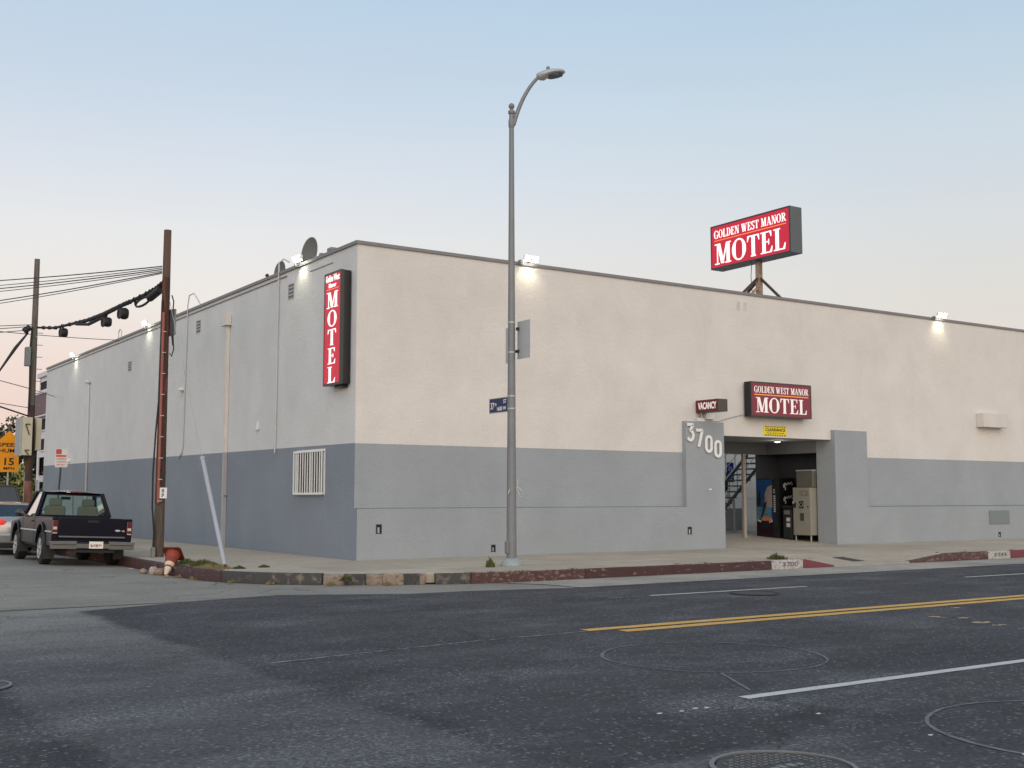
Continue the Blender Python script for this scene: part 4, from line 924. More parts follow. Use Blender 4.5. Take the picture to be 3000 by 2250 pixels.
put('sign_post',MB().tube([(17.62,5.85,fz(5.8)),(17.62,5.85,2.7)],.02,6),'rail_steel',t)
pl=put('plate',MB().box((17.46,5.80,1.98),(17.80,5.81,2.68)),'blue_access',t)
put('wheelchair_symbol',stroke([(.05,.22),(.06,.13),(.14,.12),(.17,.04)],.02,(17.53,5.84,2.40)).lathe([(.075,0),(.075,-.003),(.055,-.003),(.055,0)],(17.61,5.80,2.45),axis='Y',n=16).lathe([(.02,0),(.02,-.003),(.001,-.003)],(17.585,5.80,2.645),axis='Y',n=10),'text_white',pl)
put('lettering',print_rows(FY(17.63,5.80,2.14),.26,.05,7,10),'text_white',pl); put('lettering',print_rows(FY(17.63,5.80,2.05),.16,.05,4,11),'text_white',pl)
def railing(x0,x1,y,z,h,m,label,n):
    t=thing('metal_railing',label,'railing',((x0+x1)/2,y,z)); put('top_rail',MB().box((x0,y-.02,z+h-.04),(x1,y+.02,z+h)),m,t); put('bottom_rail',MB().box((x0,y-.015,z+.08),(x1,y+.015,z+.11)),m,t)
    p=None
    for i in range(n+1):
        x=x0+(x1-x0)*i/n
        if p is None: p=put('picket',MB().box((x-.012,y-.01,z),(x+.012,y+.01,z+h-.04)),m,t); l0=p.location.copy(); xa=x
        else: c=p.copy(); col.objects.link(c); c.location=l0+Vector((x-xa,0,0))
railing(15.6,22.2,7.2,fz(7.2),1.05,'white_metal','white picket railing behind the courtyard stairs at ground level',48)
railing(17.0,23.2,8.3,1.95,.55,'white_metal','short white picket balustrade above the courtyard staircase',40)

# ------------------------------------------------------------------ neighbouring apartment block beyond the motel
t=thing('apartment_block','white trimmed apartment block with dark windows beyond the motel','building',(2,40,0))
XA=.60
put('wall',MB().box((XA,33.0,-.19),(14,37.3,7.4)),'apt_white',t); put('wall_lower',MB().box((XA-.01,33.0,-.19),(XA,37.3,2.3)),'stucco_grey',t)
put('parapet',MB().box((XA-.12,32.95,7.4),(14,37.4,7.62)),'apt_white',t)
def win(z0,z1,y0,y1,m,fr_=True):
    f=put('window',MB().box((XA-.06,y0-.06,z0-.06),(XA-.001,y0,z1+.06)).box((XA-.06,y1,z0-.06),(XA-.001,y1+.06,z1+.06)).box((XA-.06,y0,z1),(XA-.001,y1,z1+.06)).box((XA-.06,y0,z0-.06),(XA-.001,y1,z0)),'apt_white',t)
    put('pane',MB().box((XA-.03,y0,z0),(XA-.02,y1,z1)),m,f)
win(6.75,7.15,33.2,36.9,'void'); 
put('ledge',MB().box((XA-.25,32.95,6.50),(XA-.001,37.4,6.62)),'apt_white',t)
put('balcony_panel',MB().box((XA-.22,33.0,5.5),(XA-.07,37.35,6.48)),'apt_purple',t)
win(5.6,6.3,33.4,34.6,'glass_dark')
put('ledge',MB().box((XA-.25,32.95,5.38),(XA-.001,37.4,5.46)),'apt_white',t)
win(4.75,5.3,33.2,36.9,'void')
win(3.75,4.3,33.2,36.5,'void'); win(2.5,3.4,33.2,36.6,'glass_window'); win(1.5,2.2,33.4,36.4,'glass_window')
for y in (34.2,35.4): put('mullion',MB().box((XA-.05,y,3.75),(XA-.001,y+.12,4.3)),'apt_white',t)
put('doorway_ledge',MB().box((XA-.4,33,1.0),(XA-.001,37.4,1.12)),'stucco_grey',t)

# ------------------------------------------------------------------ street lamp
LX,LY=1.86,-3.78
t=thing('street_lamp','tall grey steel street lamp with curved arm on the sidewalk','street lamp',(LX,LY,0))
put('base',MB().lathe([(.235,0),(.235,.03),(.22,.07),(.17,.12),(.13,.16)],(LX,LY,0),n=28),'galv_base',t,smooth=50)
put('pole',MB().tube([(LX,LY,.12),(LX,LY,3.3),(LX,LY,9.86)],[.110,.088,.052],28),'galv',t,smooth=True)
put('handhole_cover',MB().box((LX-.145,LY-.06,.25),(LX-.095,LY+.06,.52)),'galv',t,bevel=.02)
put('finial',MB().lathe([(.065,0),(.075,.02),(.075,.07),(.035,.10),(.035,.12),(.055,.14),(.068,.18),(.055,.22),(.03,.24),(.001,.245)],(LX,LY,9.86),n=20),'galv',t,smooth=50)
ax=[]; 
A=Vector((LX+.04,LY-.02,9.62)); B=Vector((LX+.22,LY-.12,10.40)); C_=Vector((LX+.56,LY-.30,10.76))
for i in range(13):
    f=i/12; ax.append(tuple(A*(1-f)**2+B*2*f*(1-f)+C_*f*f+Vector((0,0,.0))))
put('arm',MB().tube(ax,[.048-.012*i/12 for i in range(13)],12),'galv',t,smooth=True)
put('arm_clamp',MB().lathe([(.058,0),(.068,.04),(.068,.16),(.058,.20)],(LX,LY,9.55),n=20),'galv',t,smooth=50)
hd=Vector((.86,-.48,.18)).normalized(); si=hd.cross(Vector((0,0,1))).normalized(); upv=si.cross(hd).normalized()
def hring(s_,w_,h0,h1):
    w_*=1.12; h0*=1.15; c=C_+hd*s_*.76; pts=[]
    for k in range(16):
        a=2*math.pi*k/16; y=math.cos(a)*w_; z=math.sin(a); pts.append(tuple(c+si*y+upv*(h1*z if z>0 else h0*-z*-1)))
    return pts
put('lamp_head',MB().loft([hring(-.10,.05,.05,.05),hring(-.02,.09,.09,.07),hring(.10,.14,.10,.09),hring(.22,.17,.06,.10),hring(.40,.18,.045,.09),hring(.58,.15,.04,.07),hring(.70,.09,.03,.05),hring(.75,.02,.02,.03)]),'galv_light',t,smooth=60)
put('lens',MB().loft([[tuple(C_+hd*s_*.76+si*w_*c-upv*d) for c,d in ((-1,.043),(1,.043),(1,.075),(-1,.075))] for s_,w_ in ((.24,.10),(.36,.145),(.52,.13),(.66,.06))]),'lens_dark',t)
put('photocell',MB().lathe([(.04,0),(.04,.07),(.03,.085),(.001,.09)],tuple(C_+hd*.20+upv*.09),n=12),'grey_box',t)
mb=MB()
for z in (5.2,4.55,3.60,3.33): mb.lathe([(.093 if z<4 else .082,0),(.093 if z<4 else .082,.03)],(LX,LY,z),n=24)
put('steel_band',mb,'galv_light',t,smooth=60)
put('cable_tie',MB().tube([(LX+.09,LY-.05,1.62),(LX+.11,LY-.08,1.76),(LX+.10,LY-.05,1.84)],.012,5).tube([(LX+.09,LY-.05,1.70),(LX+.21,LY-.1,1.58)],.010,5).tube([(LX+.09,LY-.05,1.66),(LX+.16,LY-.1,1.46)],.009,5).tube([(LX-.08,LY-.05,1.62),(LX-.15,LY-.1,1.52)],.009,5),'litter',t)
# signs strapped to the lamp post
t=thing('parking_sign','grey metal sign seen edge on from behind, right side of the lamp post','sign',(LX+.13,LY-.3,4.42),group='signs strapped to the lamp post')
put('plate',MB().box((LX+.14,LY-.50,4.42),(LX+.148,LY-.02,5.24)),'sign_back',t); put('bracket',MB().box((LX+.10,LY-.1,4.56),(LX+.16,LY-.02,4.62)).box((LX+.10,LY-.1,5.05),(LX+.16,LY-.02,5.11)),'dark_metal',t)
t=thing('parking_sign','grey metal sign mostly hidden behind the lamp post, left side','sign',(LX+.13,LY+.2,4.35),group='signs strapped to the lamp post')
put('plate',MB().box((LX+.10,LY+.02,4.36),(LX+.108,LY+.38,5.14)),'sign_back',t); put('bracket',MB().box((LX+.09,LY+.02,4.56),(LX+.13,LY+.09,4.62)),'dark_metal',t)
t=thing('street_name_sign','dark blue 37th St name plate fixed to the lamp post','street sign',(LX,LY+.5,3.3))
pl=put('plate',MB().box((LX-.006,LY+.10,3.30),(LX+.006,LY+.86,3.60)),'blue_sign',t); fr=lambda y,z:FX(LX-.006,LY+y,z)
put('frame',MB().box((LX-.012,LY+.10,3.285),(LX+.012,LY+.86,3.30)).box((LX-.012,LY+.10,3.60),(LX+.012,LY+.86,3.615)).box((LX-.012,LY+.86,3.285),(LX+.012,LY+.875,3.615)),'galv_light',t)
put('lettering',font_mb('37',fr(.82,3.37),width=.14,height=.15,bold=.02,depth=.002,d0=.0005),'text_white',pl); put('lettering',font_mb('TH',fr(.67,3.44),width=.08,height=.06,bold=.02,depth=.002,d0=.0005),'text_white',pl)
put('lettering',font_mb('ST',fr(.31,3.48),width=.12,height=.09,bold=.02,depth=.002,d0=.0005),'text_white',pl); put('lettering',font_mb('1600 W',fr(.56,3.33),width=.36,height=.09,bold=.02,depth=.002,d0=.0005),'text_white',pl)
put('bracket',MB().box((LX-.02,LY,3.29),(LX+.02,LY+.13,3.61)),'galv_light',t)

# ------------------------------------------------------------------ utility poles
NX,NY=-3.28,4.03
t=thing('utility_pole','near reddish brown wooden utility pole at the kerb beside the pickup','utility pole',(NX,NY,0),group='wooden utility poles along the side street')
put('pole_base',MB().tube([(NX,NY,-.02),(NX,NY,1.3)],[.125,.119],20),'wood_pole_base',t,smooth=True)
put('pole',MB().tube([(NX,NY,1.3),(NX,NY,6.9)],[.119,.096],20),'wood_pole',t,smooth=True)
put('pole_top',MB().tube([(NX,NY,6.9),(NX,NY,8.1)],[.096,.090],20),'wood_pole_top',t,smooth=True)
rp=lambda z:.124-.0042*z
put('conduit',MB().tube([(NX-.5*rp(1.3)-.03,NY-rp(1.3)*.9-.03,1.3),(NX-.5*rp(6)-.03,NY-rp(6)*.9-.03,6.0)],.036,8),'conduit_red',t,smooth=True)
put('riser_cable',MB().tube([(NX-.11,NY-.08,6.3),(NX-.13,NY-.09,3.8),(NX-.19,NY-.12,3.0),(NX-.23,NY-.13,2.0),(NX-.22,NY-.13,1.2),(NX-.16,NY-.12,.6),(NX-.17,NY-.12,.25)],.022,6),'cable',t,smooth=True)
put('riser_guard',MB().box((NX-.22,NY-.18,-.0),(NX-.13,NY-.09,.24)),'grey_box',t,bevel=.01)
mb=MB()
for i in range(9):
    z=1.35+i*.52; mb.box((NX-rp(z)*.95,NY-rp(z)-.055,z),(NX-.01,NY-rp(z)*.9,z+.018))
put('conduit_strap',mb,'trim_grey',t)
put('equipment_box',MB().box((NX+.09,NY-.10,5.45),(NX+.19,NY+.14,6.10)),'dark_metal',t,bevel=.01); put('box_cover',MB().box((NX+.192,NY-.09,5.47),(NX+.25,NY+.13,6.12)),'grey_box',t,bevel=.01)
put('cable_loop',MB().tube([(NX+.12,NY-.1,6.45),(NX+.17,NY-.1,6.30),(NX+.16,NY-.1,6.1)],.016,6).tube([(NX+.18,NY-.08,5.45),(NX+.20,NY-.1,5.1),(NX+.15,NY-.1,4.92),(NX+.10,NY-.1,5.0)],.016,6).tube([(NX+.15,NY-.08,5.45),(NX+.17,NY-.1,5.2)],.012,6),'cable',t,smooth=True)
sg=put('number_plate',MB().box((NX-.07,NY-.145,1.42),(NX+.12,NY-.13,1.68)),'text_white',t)
put('lettering',print_rows(FY(NX+.025,NY-.145,1.56),.07,.09,2,8),'text_black',sg); put('lettering',print_rows(FY(NX+.025,NY-.145,1.45),.07,.09,2,9),'text_black',sg)
random.seed(9); mb=MB()
for i in range(16):
    z=random.uniform(1.75,2.3); a=random.uniform(-.07,.07); mb.box((NX+a-.012,NY-.128,z),(NX+a+.012+random.random()*.02,NY-.09,z+random.uniform(.02,.06)))
put('old_staples',mb,'dark_metal',t)
GX,GY=-3.58,17.93
t=thing('utility_pole','far dark wooden utility pole beyond the parked vehicles','utility pole',(GX,GY,0),group='wooden utility poles along the side street')
put('pole_base',MB().tube([(GX,GY,-.02),(GX,GY,2.0)],[.135,.128],18),mat('wood_far_base',(.24,.10,.065),rough=.9,c2=(.16,.08,.06),c2scale=4,var=.2),t,smooth=True)
put('pole',MB().tube([(GX,GY,4.6),(GX,GY,7.2)],[.117,.103],18),'wood_grey_green',t,smooth=True)
put('pole_middle',MB().tube([(GX,GY,2.0),(GX,GY,4.6)],[.128,.117],18),'wood_dark',t,smooth=True)
put('pole_top',MB().tube([(GX,GY,7.2),(GX,GY,9.72)],[.103,.088],18),'wood_far_top',t,smooth=True)
put('equipment_box',MB().box((GX-.28,GY-.18,5.95),(GX-.12,GY+.10,6.60)),'grey_box',t,bevel=.01)
for i in range(7):
    z=4.6+i*.42; put('step',MB().tube([(GX+.10,GY-.05,z),(GX+.28,GY-.05,z)],.012,5),'galv',t)
put('cable_bundle',MB().tube([(GX-.10,GY-.09,7.3),(GX-.14,GY-.11,6.6),(GX-.11,GY-.12,5.2),(GX-.12,GY-.13,4.4)],.028,6),'cable',t,smooth=True)
put('spool',MB().tube([(GX-.35,GY-.05,7.15),(GX-.16,GY-.05,7.30)],.11,10),'cable',t)
t=thing('pole_cabinet','cream metal cabinet with brackets hung on the far utility pole','cabinet',(GX,GY,2.8))
put('body',MB().box((GX-.38,GY-.62,2.86),(GX-.06,GY-.30,4.15)),'cream_metal',t,bevel=.01); put('side_panel',MB().box((GX-.47,GY-.60,2.84),(GX-.385,GY+.1,4.12)),'grey_pale',t) if 'grey_pale' in MATS else put('side_panel',MB().box((GX-.47,GY-.60,2.84),(GX-.385,GY+.1,4.12)),mat('grey_pale',(.33,.36,.36),rough=.6),t)
put('door',MB().box((GX+.12,GY-.30,3.05),(GX+.30,GY+.1,4.15)),'cream_metal',t,bevel=.01)
put('bracket',MB().box((GX-.28,GY-.66,3.90),(GX-.14,GY-.62,3.93)).bar((GX-.28,GY-.64,3.90),(GX-.16,GY-.64,3.55),.03,.03),'dark_metal',t); put('bracket',MB().box((GX-.28,GY-.66,3.02),(GX-.14,GY-.62,3.05)).bar((GX-.28,GY-.64,3.02),(GX-.16,GY-.64,2.88),.03,.03),'dark_metal',t)
# cables
g1='thin service wires leaving the near pole'
LBL=['highest of the thin wires leaving the near pole','second highest thin wire leaving the near pole','third thin wire from the top leaving the near pole','fourth thin wire from the top leaving the near pole','second lowest thin wire leaving the near pole','lowest of the thin wires leaving the near pole']
for i,(z,e,sg_) in enumerate([(7.18,8.40,.05),(7.14,8.22,.06),(7.10,8.13,.08),(7.06,8.05,.10),(7.03,7.67,.10),(7.00,7.60,.13)]):
    p0=Vector((NX-.1,NY+.05,z)); p1=Vector((-6.6,16.0,e)); p2=p0+(p1-p0)*1.9
    wire(sag(p0,p2,sg_+.1),.011 if i%2 else .015,'wire','overhead_wire',LBL[i],g1,n=4)
bp=[(-3.30,4.15,6.80),(-3.31,4.71,6.73),(-3.32,5.42,6.71),(-3.34,6.93,6.70),(-3.35,7.63,6.71),(-3.38,9.55,6.69),(-3.4,11.31,6.74),(-3.42,12.73,6.83),(-3.45,15.39,7.0),(-3.5,17.8,7.30)]
t=thing('cable_bundle','thick black cable bundle with hanging splice cases between the poles','cable',(-3.3,4.1,6.8))
put('main_cable',MB().tube(bp,[.045,.045,.045,.05,.06,.07,.06,.05,.045,.035],8),'cable',t,smooth=True)
put('splice_case',MB().tube([(-3.31,4.35,6.66),(-3.315,5.25,6.56)],.105,12),'cable',t,smooth=40)
put('slack_loop',MB().tube([(-3.33,6.6,6.70)]+[(-3.33,5.85+.65*math.cos(R(a)),6.54+.10*math.sin(R(a))) for a in range(0,360,30)],.032,6),'cable',t,smooth=True)
for y,z,r_ in ((7.6,6.46,.16),(9.3,6.44,.14),(14.6,6.76,.15)):
    put('splice_case',MB().lathe([(.001,-.11),(r_*.8,-.10),(r_,-.05),(r_,.05),(r_*.8,.10),(.001,.11)],(-3.36,y-.12,z-.02),axis='X',n=18),'cable',t,smooth=40)
    put('coil',MB().tube([(-3.40,y+.2+.14*math.cos(R(a)),z+.02+.12*math.sin(R(a))) for a in range(0,361,30)],.035,6),'cable',t,smooth=True)
put('lower_cable',MB().tube([(-3.37,9.3,6.62),(-3.4,11.2,6.60),(-3.42,12.6,6.78)],.05,6),'cable',t,smooth=True)
mb=MB()
for i in range(26):
    f=i/26; k=f*(len(bp)-1); a=Vector(bp[int(k)]).lerp(Vector(bp[min(len(bp)-1,int(k)+1)]),k-int(k)); mb.tube([tuple(a+Vector((0,-.02,.0))),tuple(a+Vector((0,.02,0)))],.07,6)
put('lashing',mb,'cable',t)
g2='wires leaving the far pole to the left'
for z,e,lb in ((7.40,7.18,'highest thin wire leaving the far pole towards the left edge'),(7.34,7.03,'middle thin wire leaving the far pole towards the left edge'),(7.22,6.89,'lowest thin wire leaving the far pole towards the left edge')):
    p0=Vector((GX-.1,GY,z)); p1=Vector((-6.3,17.9,e)); wire(sag(p0,p0+(p1-p0)*4,.12),.013,'wire','overhead_wire',lb,g2,n=4)
wire([(GX-.2,GY,7.12),(-4.18,17.9,6.55),(-4.64,17.9,5.76),(-5.25,17.9,4.75),(-6.5,17.9,2.9)],[.03,.06,.035,.05,.03],'cable','down_cable','knotted black cable slanting down left from the far utility pole',None,'cable',6)
wire(sag((-9,14,6.75),(-.02,20.8,7.46),.10),.012,'wire','service_wire','single thin wire running behind the far pole to the motel parapet',None,n=4)
wire(sag((-8.5,17.9,6.2),(-.5,32.5,6.3),.0,2)if False else [(-8.2,17.9,6.1),(-4.63,17.9,5.40),(-3.73,17.9,5.19),(XA,33.5,6.2)],.013,'wire','service_wire','highest of the low wires passing the far pole to the apartment block',None,n=4)
wire([(-9,17.9,5.2),(-4.6,17.9,4.63),(-3.6,17.9,4.50)],.012,'wire','service_wire','pale thin low wire ending at the far pole above the black pair',None,n=4)
wire([(-9,17.9,5.75),(-4.59,17.9,4.51),(-3.6,17.9,4.20)],.028,'cable','service_wire','thick black low cable ending at the far pole above its cabinet',None,'cable',5)
# guy wire with guard
t=thing('guy_wire','slanting guy wire with pale lilac guard tube anchored in the sidewalk','guy wire',(-3.54,-1.35,0))
g0=Vector((-3.54,-1.35,0)); g9=Vector((NX+.05,NY-.15,6.3)); gm=g0.lerp(g9,.36)
put('wire',MB().tube([g0,g9],.007,5),'pipe_grey',t); put('guard_tube',MB().tube([g0.lerp(g9,.01),gm],.046,12),'guard',t,smooth=40); put('anchor_eye',MB().tube([g0-Vector((0,0,.02)),g0+Vector((0,0,.07))],.03,8),'dark_metal',t)
put('guard_cap',MB().tube([gm,gm+(g9-g0).normalized()*.06],.058,10),'galv_light',t)

# ------------------------------------------------------------------ street signs on the left
t=thing('speed_hump_sign','amber diamond SPEED HUMP sign above a square 15 MPH plate','traffic sign',(-3.87,20.0,0))
c=Vector((-3.87,20.0,3.20)); s_=.60
pl=put('diamond_plate',MB().prism([(-s_,0),(-.02,-s_),(.02,-s_),(s_,0),(.02,s_),(-.02,s_)],FY(*c),0,.006),'amber_sign',t)
put('lettering',font_mb('SPEED',FY(c.x,c.y-.006,c.z+.04),width=.72,height=.14,align='C',bold=.02,depth=.003),'text_black',pl); put('lettering',font_mb('HUMP',FY(c.x,c.y-.006,c.z-.17),width=.66,height=.14,align='C',bold=.02,depth=.003),'text_black',pl)
pq=put('speed_plate',MB().box((c.x-.31,c.y-.02,2.34),(c.x+.34,c.y-.012,2.94)),'amber_sign',t,bevel=.003)
put('lettering',font_mb('15',FY(c.x+.02,c.y-.02,2.58),width=.32,height=.26,align='C',bold=.02,depth=.003),'text_black',pq); put('lettering',font_mb('MPH',FY(c.x+.02,c.y-.02,2.42),width=.36,height=.10,align='C',bold=.02,depth=.003),'text_black',pq)
put('sign_post',MB().box((c.x-.025,c.y+.01,-.2),(c.x+.025,c.y+.05,3.5)),'galv_light',t)
# the red and white parking sign
t=thing('no_parking_sign','small red and white no parking sign on a dark leaning post','traffic sign',(-3.7,12.8,0))
pl=put('plate',MB().box((-3.86,12.76,2.36),(-3.50,12.768,2.93)),'white_sign',t)
put('tow_symbol',MB().box((-3.84,12.752,2.76),(-3.68,12.759,2.91)),'red_paint_sign',pl)
put('red_band',MB().box((-3.84,12.752,2.68),(-3.54,12.759,2.73)),'red_paint_sign',pl)
put('lettering',print_rows(FY(-3.68,12.759,2.59),.29,.055,8,4),'pink_print',pl); put('lettering',print_rows(FY(-3.68,12.759,2.50),.29,.05,9,5),'pink_print',pl); put('lettering',print_rows(FY(-3.68,12.759,2.41),.26,.05,7,6),'pink_print',pl)
put('sign_post',MB().tube([(-3.78,12.82,0),(-3.66,12.79,2.9)],.028,8),'dark_metal',t)

# ------------------------------------------------------------------ cone, rocks, weeds
t=thing('traffic_cone','toppled battered orange traffic cone with reflective band at the kerb','traffic cone',(-4.25,.1,RZ))
a=Vector((-4.36,-.06,-.17)); b=Vector((-4.10,.26,.26)); ax_=(b-a).normalized()
def onax(f): return a.lerp(b,f)
put('cone_body',MB().tube([onax(0),onax(.02),onax(.22)],[.028,.034,.068],16),'cone_band',t,smooth=True)
put('reflective_band',MB().tube([onax(.22),onax(.5)],[.070,.105],16),'cone_band',t,smooth=True); put('cone_ring',MB().tube([onax(.30),onax(.35)],[.084,.090],16),'cone_dark',t)
put('cone_body',MB().tube([onax(.5),onax(.9),onax(.96)],[.105,.152,.16],16),'cone_orange',t,smooth=True)
uu=ax_.cross(Vector((0,0,1))).normalized(); vv=uu.cross(ax_).normalized()
put('cone_base',MB().loft([[tuple(onax(f)+uu*x*.20+vv*y*.20) for x,y in ((-1,-.8),(-.8,-1),(.8,-1),(1,-.8),(1,.8),(.8,1),(-.8,1),(-1,.8))] for f in (.955,1.0)]),'cone_dark',t)
def rock(c,r,m,label,seed):
    random.seed(seed); bm=bmesh.new(); bmesh.ops.create_icosphere(bm,subdivisions=2,radius=1)
    mb=MB(); vs_=[(c[0]+v.co.x*r[0]*random.uniform(.82,1.1),c[1]+v.co.y*r[1]*random.uniform(.82,1.1),c[2]+v.co.z*r[2]*random.uniform(.82,1.1)) for v in bm.verts]; bm.verts.index_update()
    mb.add(vs_,[[v.index for v in f.verts] for f in bm.faces]); bm.free()
    tag(put('rock',mb,m),label,'rock',group='broken stones in the gutter')
rock((-4.42,.62,-.13),(.10,.10,.12),'rock_pale','pale upright lump of broken stone left of the toppled cone',1)
rock((-4.33,.42,-.13),(.14,.11,.09),'rock_tan','rounded tan stone lying right beside the toppled cone',2)
rock((-4.52,.98,-.15),(.09,.12,.07),'rock_tan','small brown stone at the left end of the gutter debris',3)
rock((-4.45,-.45,-.18),(.05,.05,.03),'rock_tan','small chip of stone under the tip of the cone',4)
# bare planting strip with grass between cone and guy wire
strip_poly=[(-4.0,1.2),(-3.2,1.0),(-3.1,-.2),(-3.4,-1.3),(-3.8,-1.9),(-4.0,-1.2)]
tag(put('soil_patch',sheet(strip_poly,.006),'dirt'),kind='structure')
def grass(name,pts,n,h,m,label,stuff=True,cat='grass',wd=.008,seed=1,z=0.0,lean=.5):
    random.seed(seed); mb=MB()
    for i in range(n):
        (cx,cy,r)=random.choice(pts); a=random.uniform(0,2*math.pi); q=r*random.random()**.7; x,y=cx+q*math.cos(a),cy+q*math.sin(a)
        hh=h*random.uniform(.35,1.15)*(1.2-.85*q/r); b=random.uniform(0,2*math.pi); dx,dy=math.cos(b)*hh*lean*random.random(),math.sin(b)*hh*lean*random.random(); c_=random.uniform(0,math.pi); wx,wy=math.cos(c_)*wd,math.sin(c_)*wd
        mb.add([(x-wx,y-wy,z),(x+wx,y+wy,z),(x+dx*.4+wx*.8,y+dy*.4+wy*.8,z+hh*.6),(x+dx*.4-wx*.8,y+dy*.4-wy*.8,z+hh*.6),(x+dx,y+dy,z+hh)],[(0,1,2,3),(3,2,4)])
    o=put(name,mb,m,recalc=False)
    return tag(o,label,cat,kind='stuff' if stuff else None)
grass('grass_patch',[(-3.7,.6,.32),(-3.5,.1,.3),(-3.75,-.4,.2)],1500,.13,'weed','green grass tuft behind the toppled cone on the sidewalk edge')
grass('dry_grass',[(-3.6,.0,.35),(-3.7,-.8,.3),(-3.65,-1.5,.25),(-3.55,-1.3,.12)],1100,.07,'weed_dry','dry yellow grass strip between the cone and the guy wire',seed=2)
grass('gutter_weeds',[(-4.25,-.6,.12),(-4.2,-1.3,.12),(-3.8,-2.5,.12),(-3.35,-3.3,.1),(-1.6,-4.75,.1),(-2.5,-4.15,.08)],700,.07,'weed_dry','low dry weeds growing in the gutter along the corner kerb',seed=3,z=RZ)
for i,(x,y,r,h,m,lb) in enumerate([(1.22,-3.95,.10,.20,'weed','green weed tuft left of the street lamp base'),(8.45,-5.1,.26,.15,'weed_dark','dark bushy weed on the kerb left of the driveway ramp'),(-3.35,-1.62,.14,.07,'weed_dark','dark low weed at the foot of the guy wire'),(-2.75,-1.45,.13,.06,'weed_dark','small dark weed in the slab joint right of the guy wire'),(-2.3,-4.4,.12,.10,'weed_dark','dark weed growing from the broken kerb stones')]):
    grass('weed_tuft',[(x,y,r)],260,h,m,lb,stuff=False,cat='weed',seed=10+i,wd=.010,z=0.0 if i<4 else -.12)
grass('joint_weeds',[(x,-5.31,.16) for x in (-.2,.4,.8,1.1,1.7,2.3,5.2,6.0,7.4,8.9,9.3,15.2,16.2,17.4)]+[(x,-5.1,.05) for x in (14.4,15.6)],420,.022,'weed_dark','sparse low weeds in the joint behind the kerb',seed=20)

# ------------------------------------------------------------------ vehicles (built along y, nose towards +y, tail at y=0, centred on x=0)
def wheel(t,x,y,r,wd,side,rim='chrome',spokes=6):
    tr=put('wheel',MB().lathe([(r*.62,-wd/2),(r*.90,-wd/2),(r,-wd*.38),(r,wd*.38),(r*.90,wd/2),(r*.62,wd/2)],(x,y,r),axis='X',n=28),'rubber',t,smooth=35)
    xo=x+side*(wd/2-.02)
    put('rim',MB().lathe([(r*.60,side*.02),(r*.62,side*.03),(r*.55,-side*.05),(.001,-side*.05)] ,(xo,y,r),axis='X',n=28),'interior',tr,smooth=35)
    mb=MB().lathe([(r*.63,side*.022),(r*.63,side*.034),(r*.55,side*.030),(r*.54,side*.005)],(xo,y,r),axis='X',n=28)
    for k in range(spokes):
        a=2*math.pi*k/spokes; mb.bar((xo+side*.015,y,r),(xo+side*.02,y+math.cos(a)*r*.57,r+math.sin(a)*r*.57),.07*r/.35,.03,upv=(1,0,0))
    mb.lathe([(r*.16,side*.0),(r*.16,side*.035),(.001,side*.04)],(xo,y,r),axis='X',n=14)
    put('hub',mb,rim,tr,smooth=35)
def frustum(t,a,b,m,glassm,z0,z1,pil=.05,rearwin=True,sidesplit=None,roofth=.05,names=('roof','pillar')):
    """a=(y0,y1,halfwidth) at belt z0, b=(y2,y3,halfwidth) at roof z1"""
    A={(s,e):Vector((s*a[2],a[0] if e==0 else a[1],z0)) for s in (-1,1) for e in (0,1)}; B={(s,e):Vector((s*b[2],b[0] if e==0 else b[1],z1)) for s in (-1,1) for e in (0,1)}
    rf=MB(); n=7; rings=[]
    for j in range(n+1):
        f=j/n; y=b[0]-.03+(b[1]-b[0]+.06)*f; crown=.045*math.sin(math.pi*f)
        rings.append([(x*b[2]*1.02,y,z1-.02+(roofth+crown)*(1-abs(x)**3)) for x in (-1,-.85,-.5,0,.5,.85,1)]+[(b[2]*1.02,y,z1-.035),(-b[2]*1.02,y,z1-.035)])
    put('roof',rf.loft(rings),m,t,smooth=50)
    for k in A: put('pillar',MB().bar(A[k],B[k],pil*1.5,pil*1.5),m,t,bevel=.01)
    # rails at belt and roof for rear & front
    for e,nm in ((0,'rear_window'),(1,'windshield')):
        a0,a1,b0,b1=A[(-1,e)],A[(1,e)],B[(-1,e)],B[(1,e)]
        put(nm,MB().quad(a0+Vector((pil*.4,0,0)),a1-Vector((pil*.4,0,0)),b1-Vector((pil*.4,0,0)),b0+Vector((pil*.4,0,0))),glassm,t,recalc=False)
    for s in (-1,1):
        w_=put('side_window',MB().quad(A[(s,0)],A[(s,1)],B[(s,1)],B[(s,0)]),glassm,t,recalc=False)
        if sidesplit:
            for q in sidesplit:
                f0=A[(s,0)].lerp(A[(s,1)],q); f1=B[(s,0)].lerp(B[(s,1)],q); put('door_pillar',MB().bar(f0,f1,pil,pil*.9),m,t)
def arch(cy,r,z0,n=10): return [(cy-r*math.cos(math.pi*i/n),z0+r*math.sin(math.pi*i/n)) for i in range(n+1)]

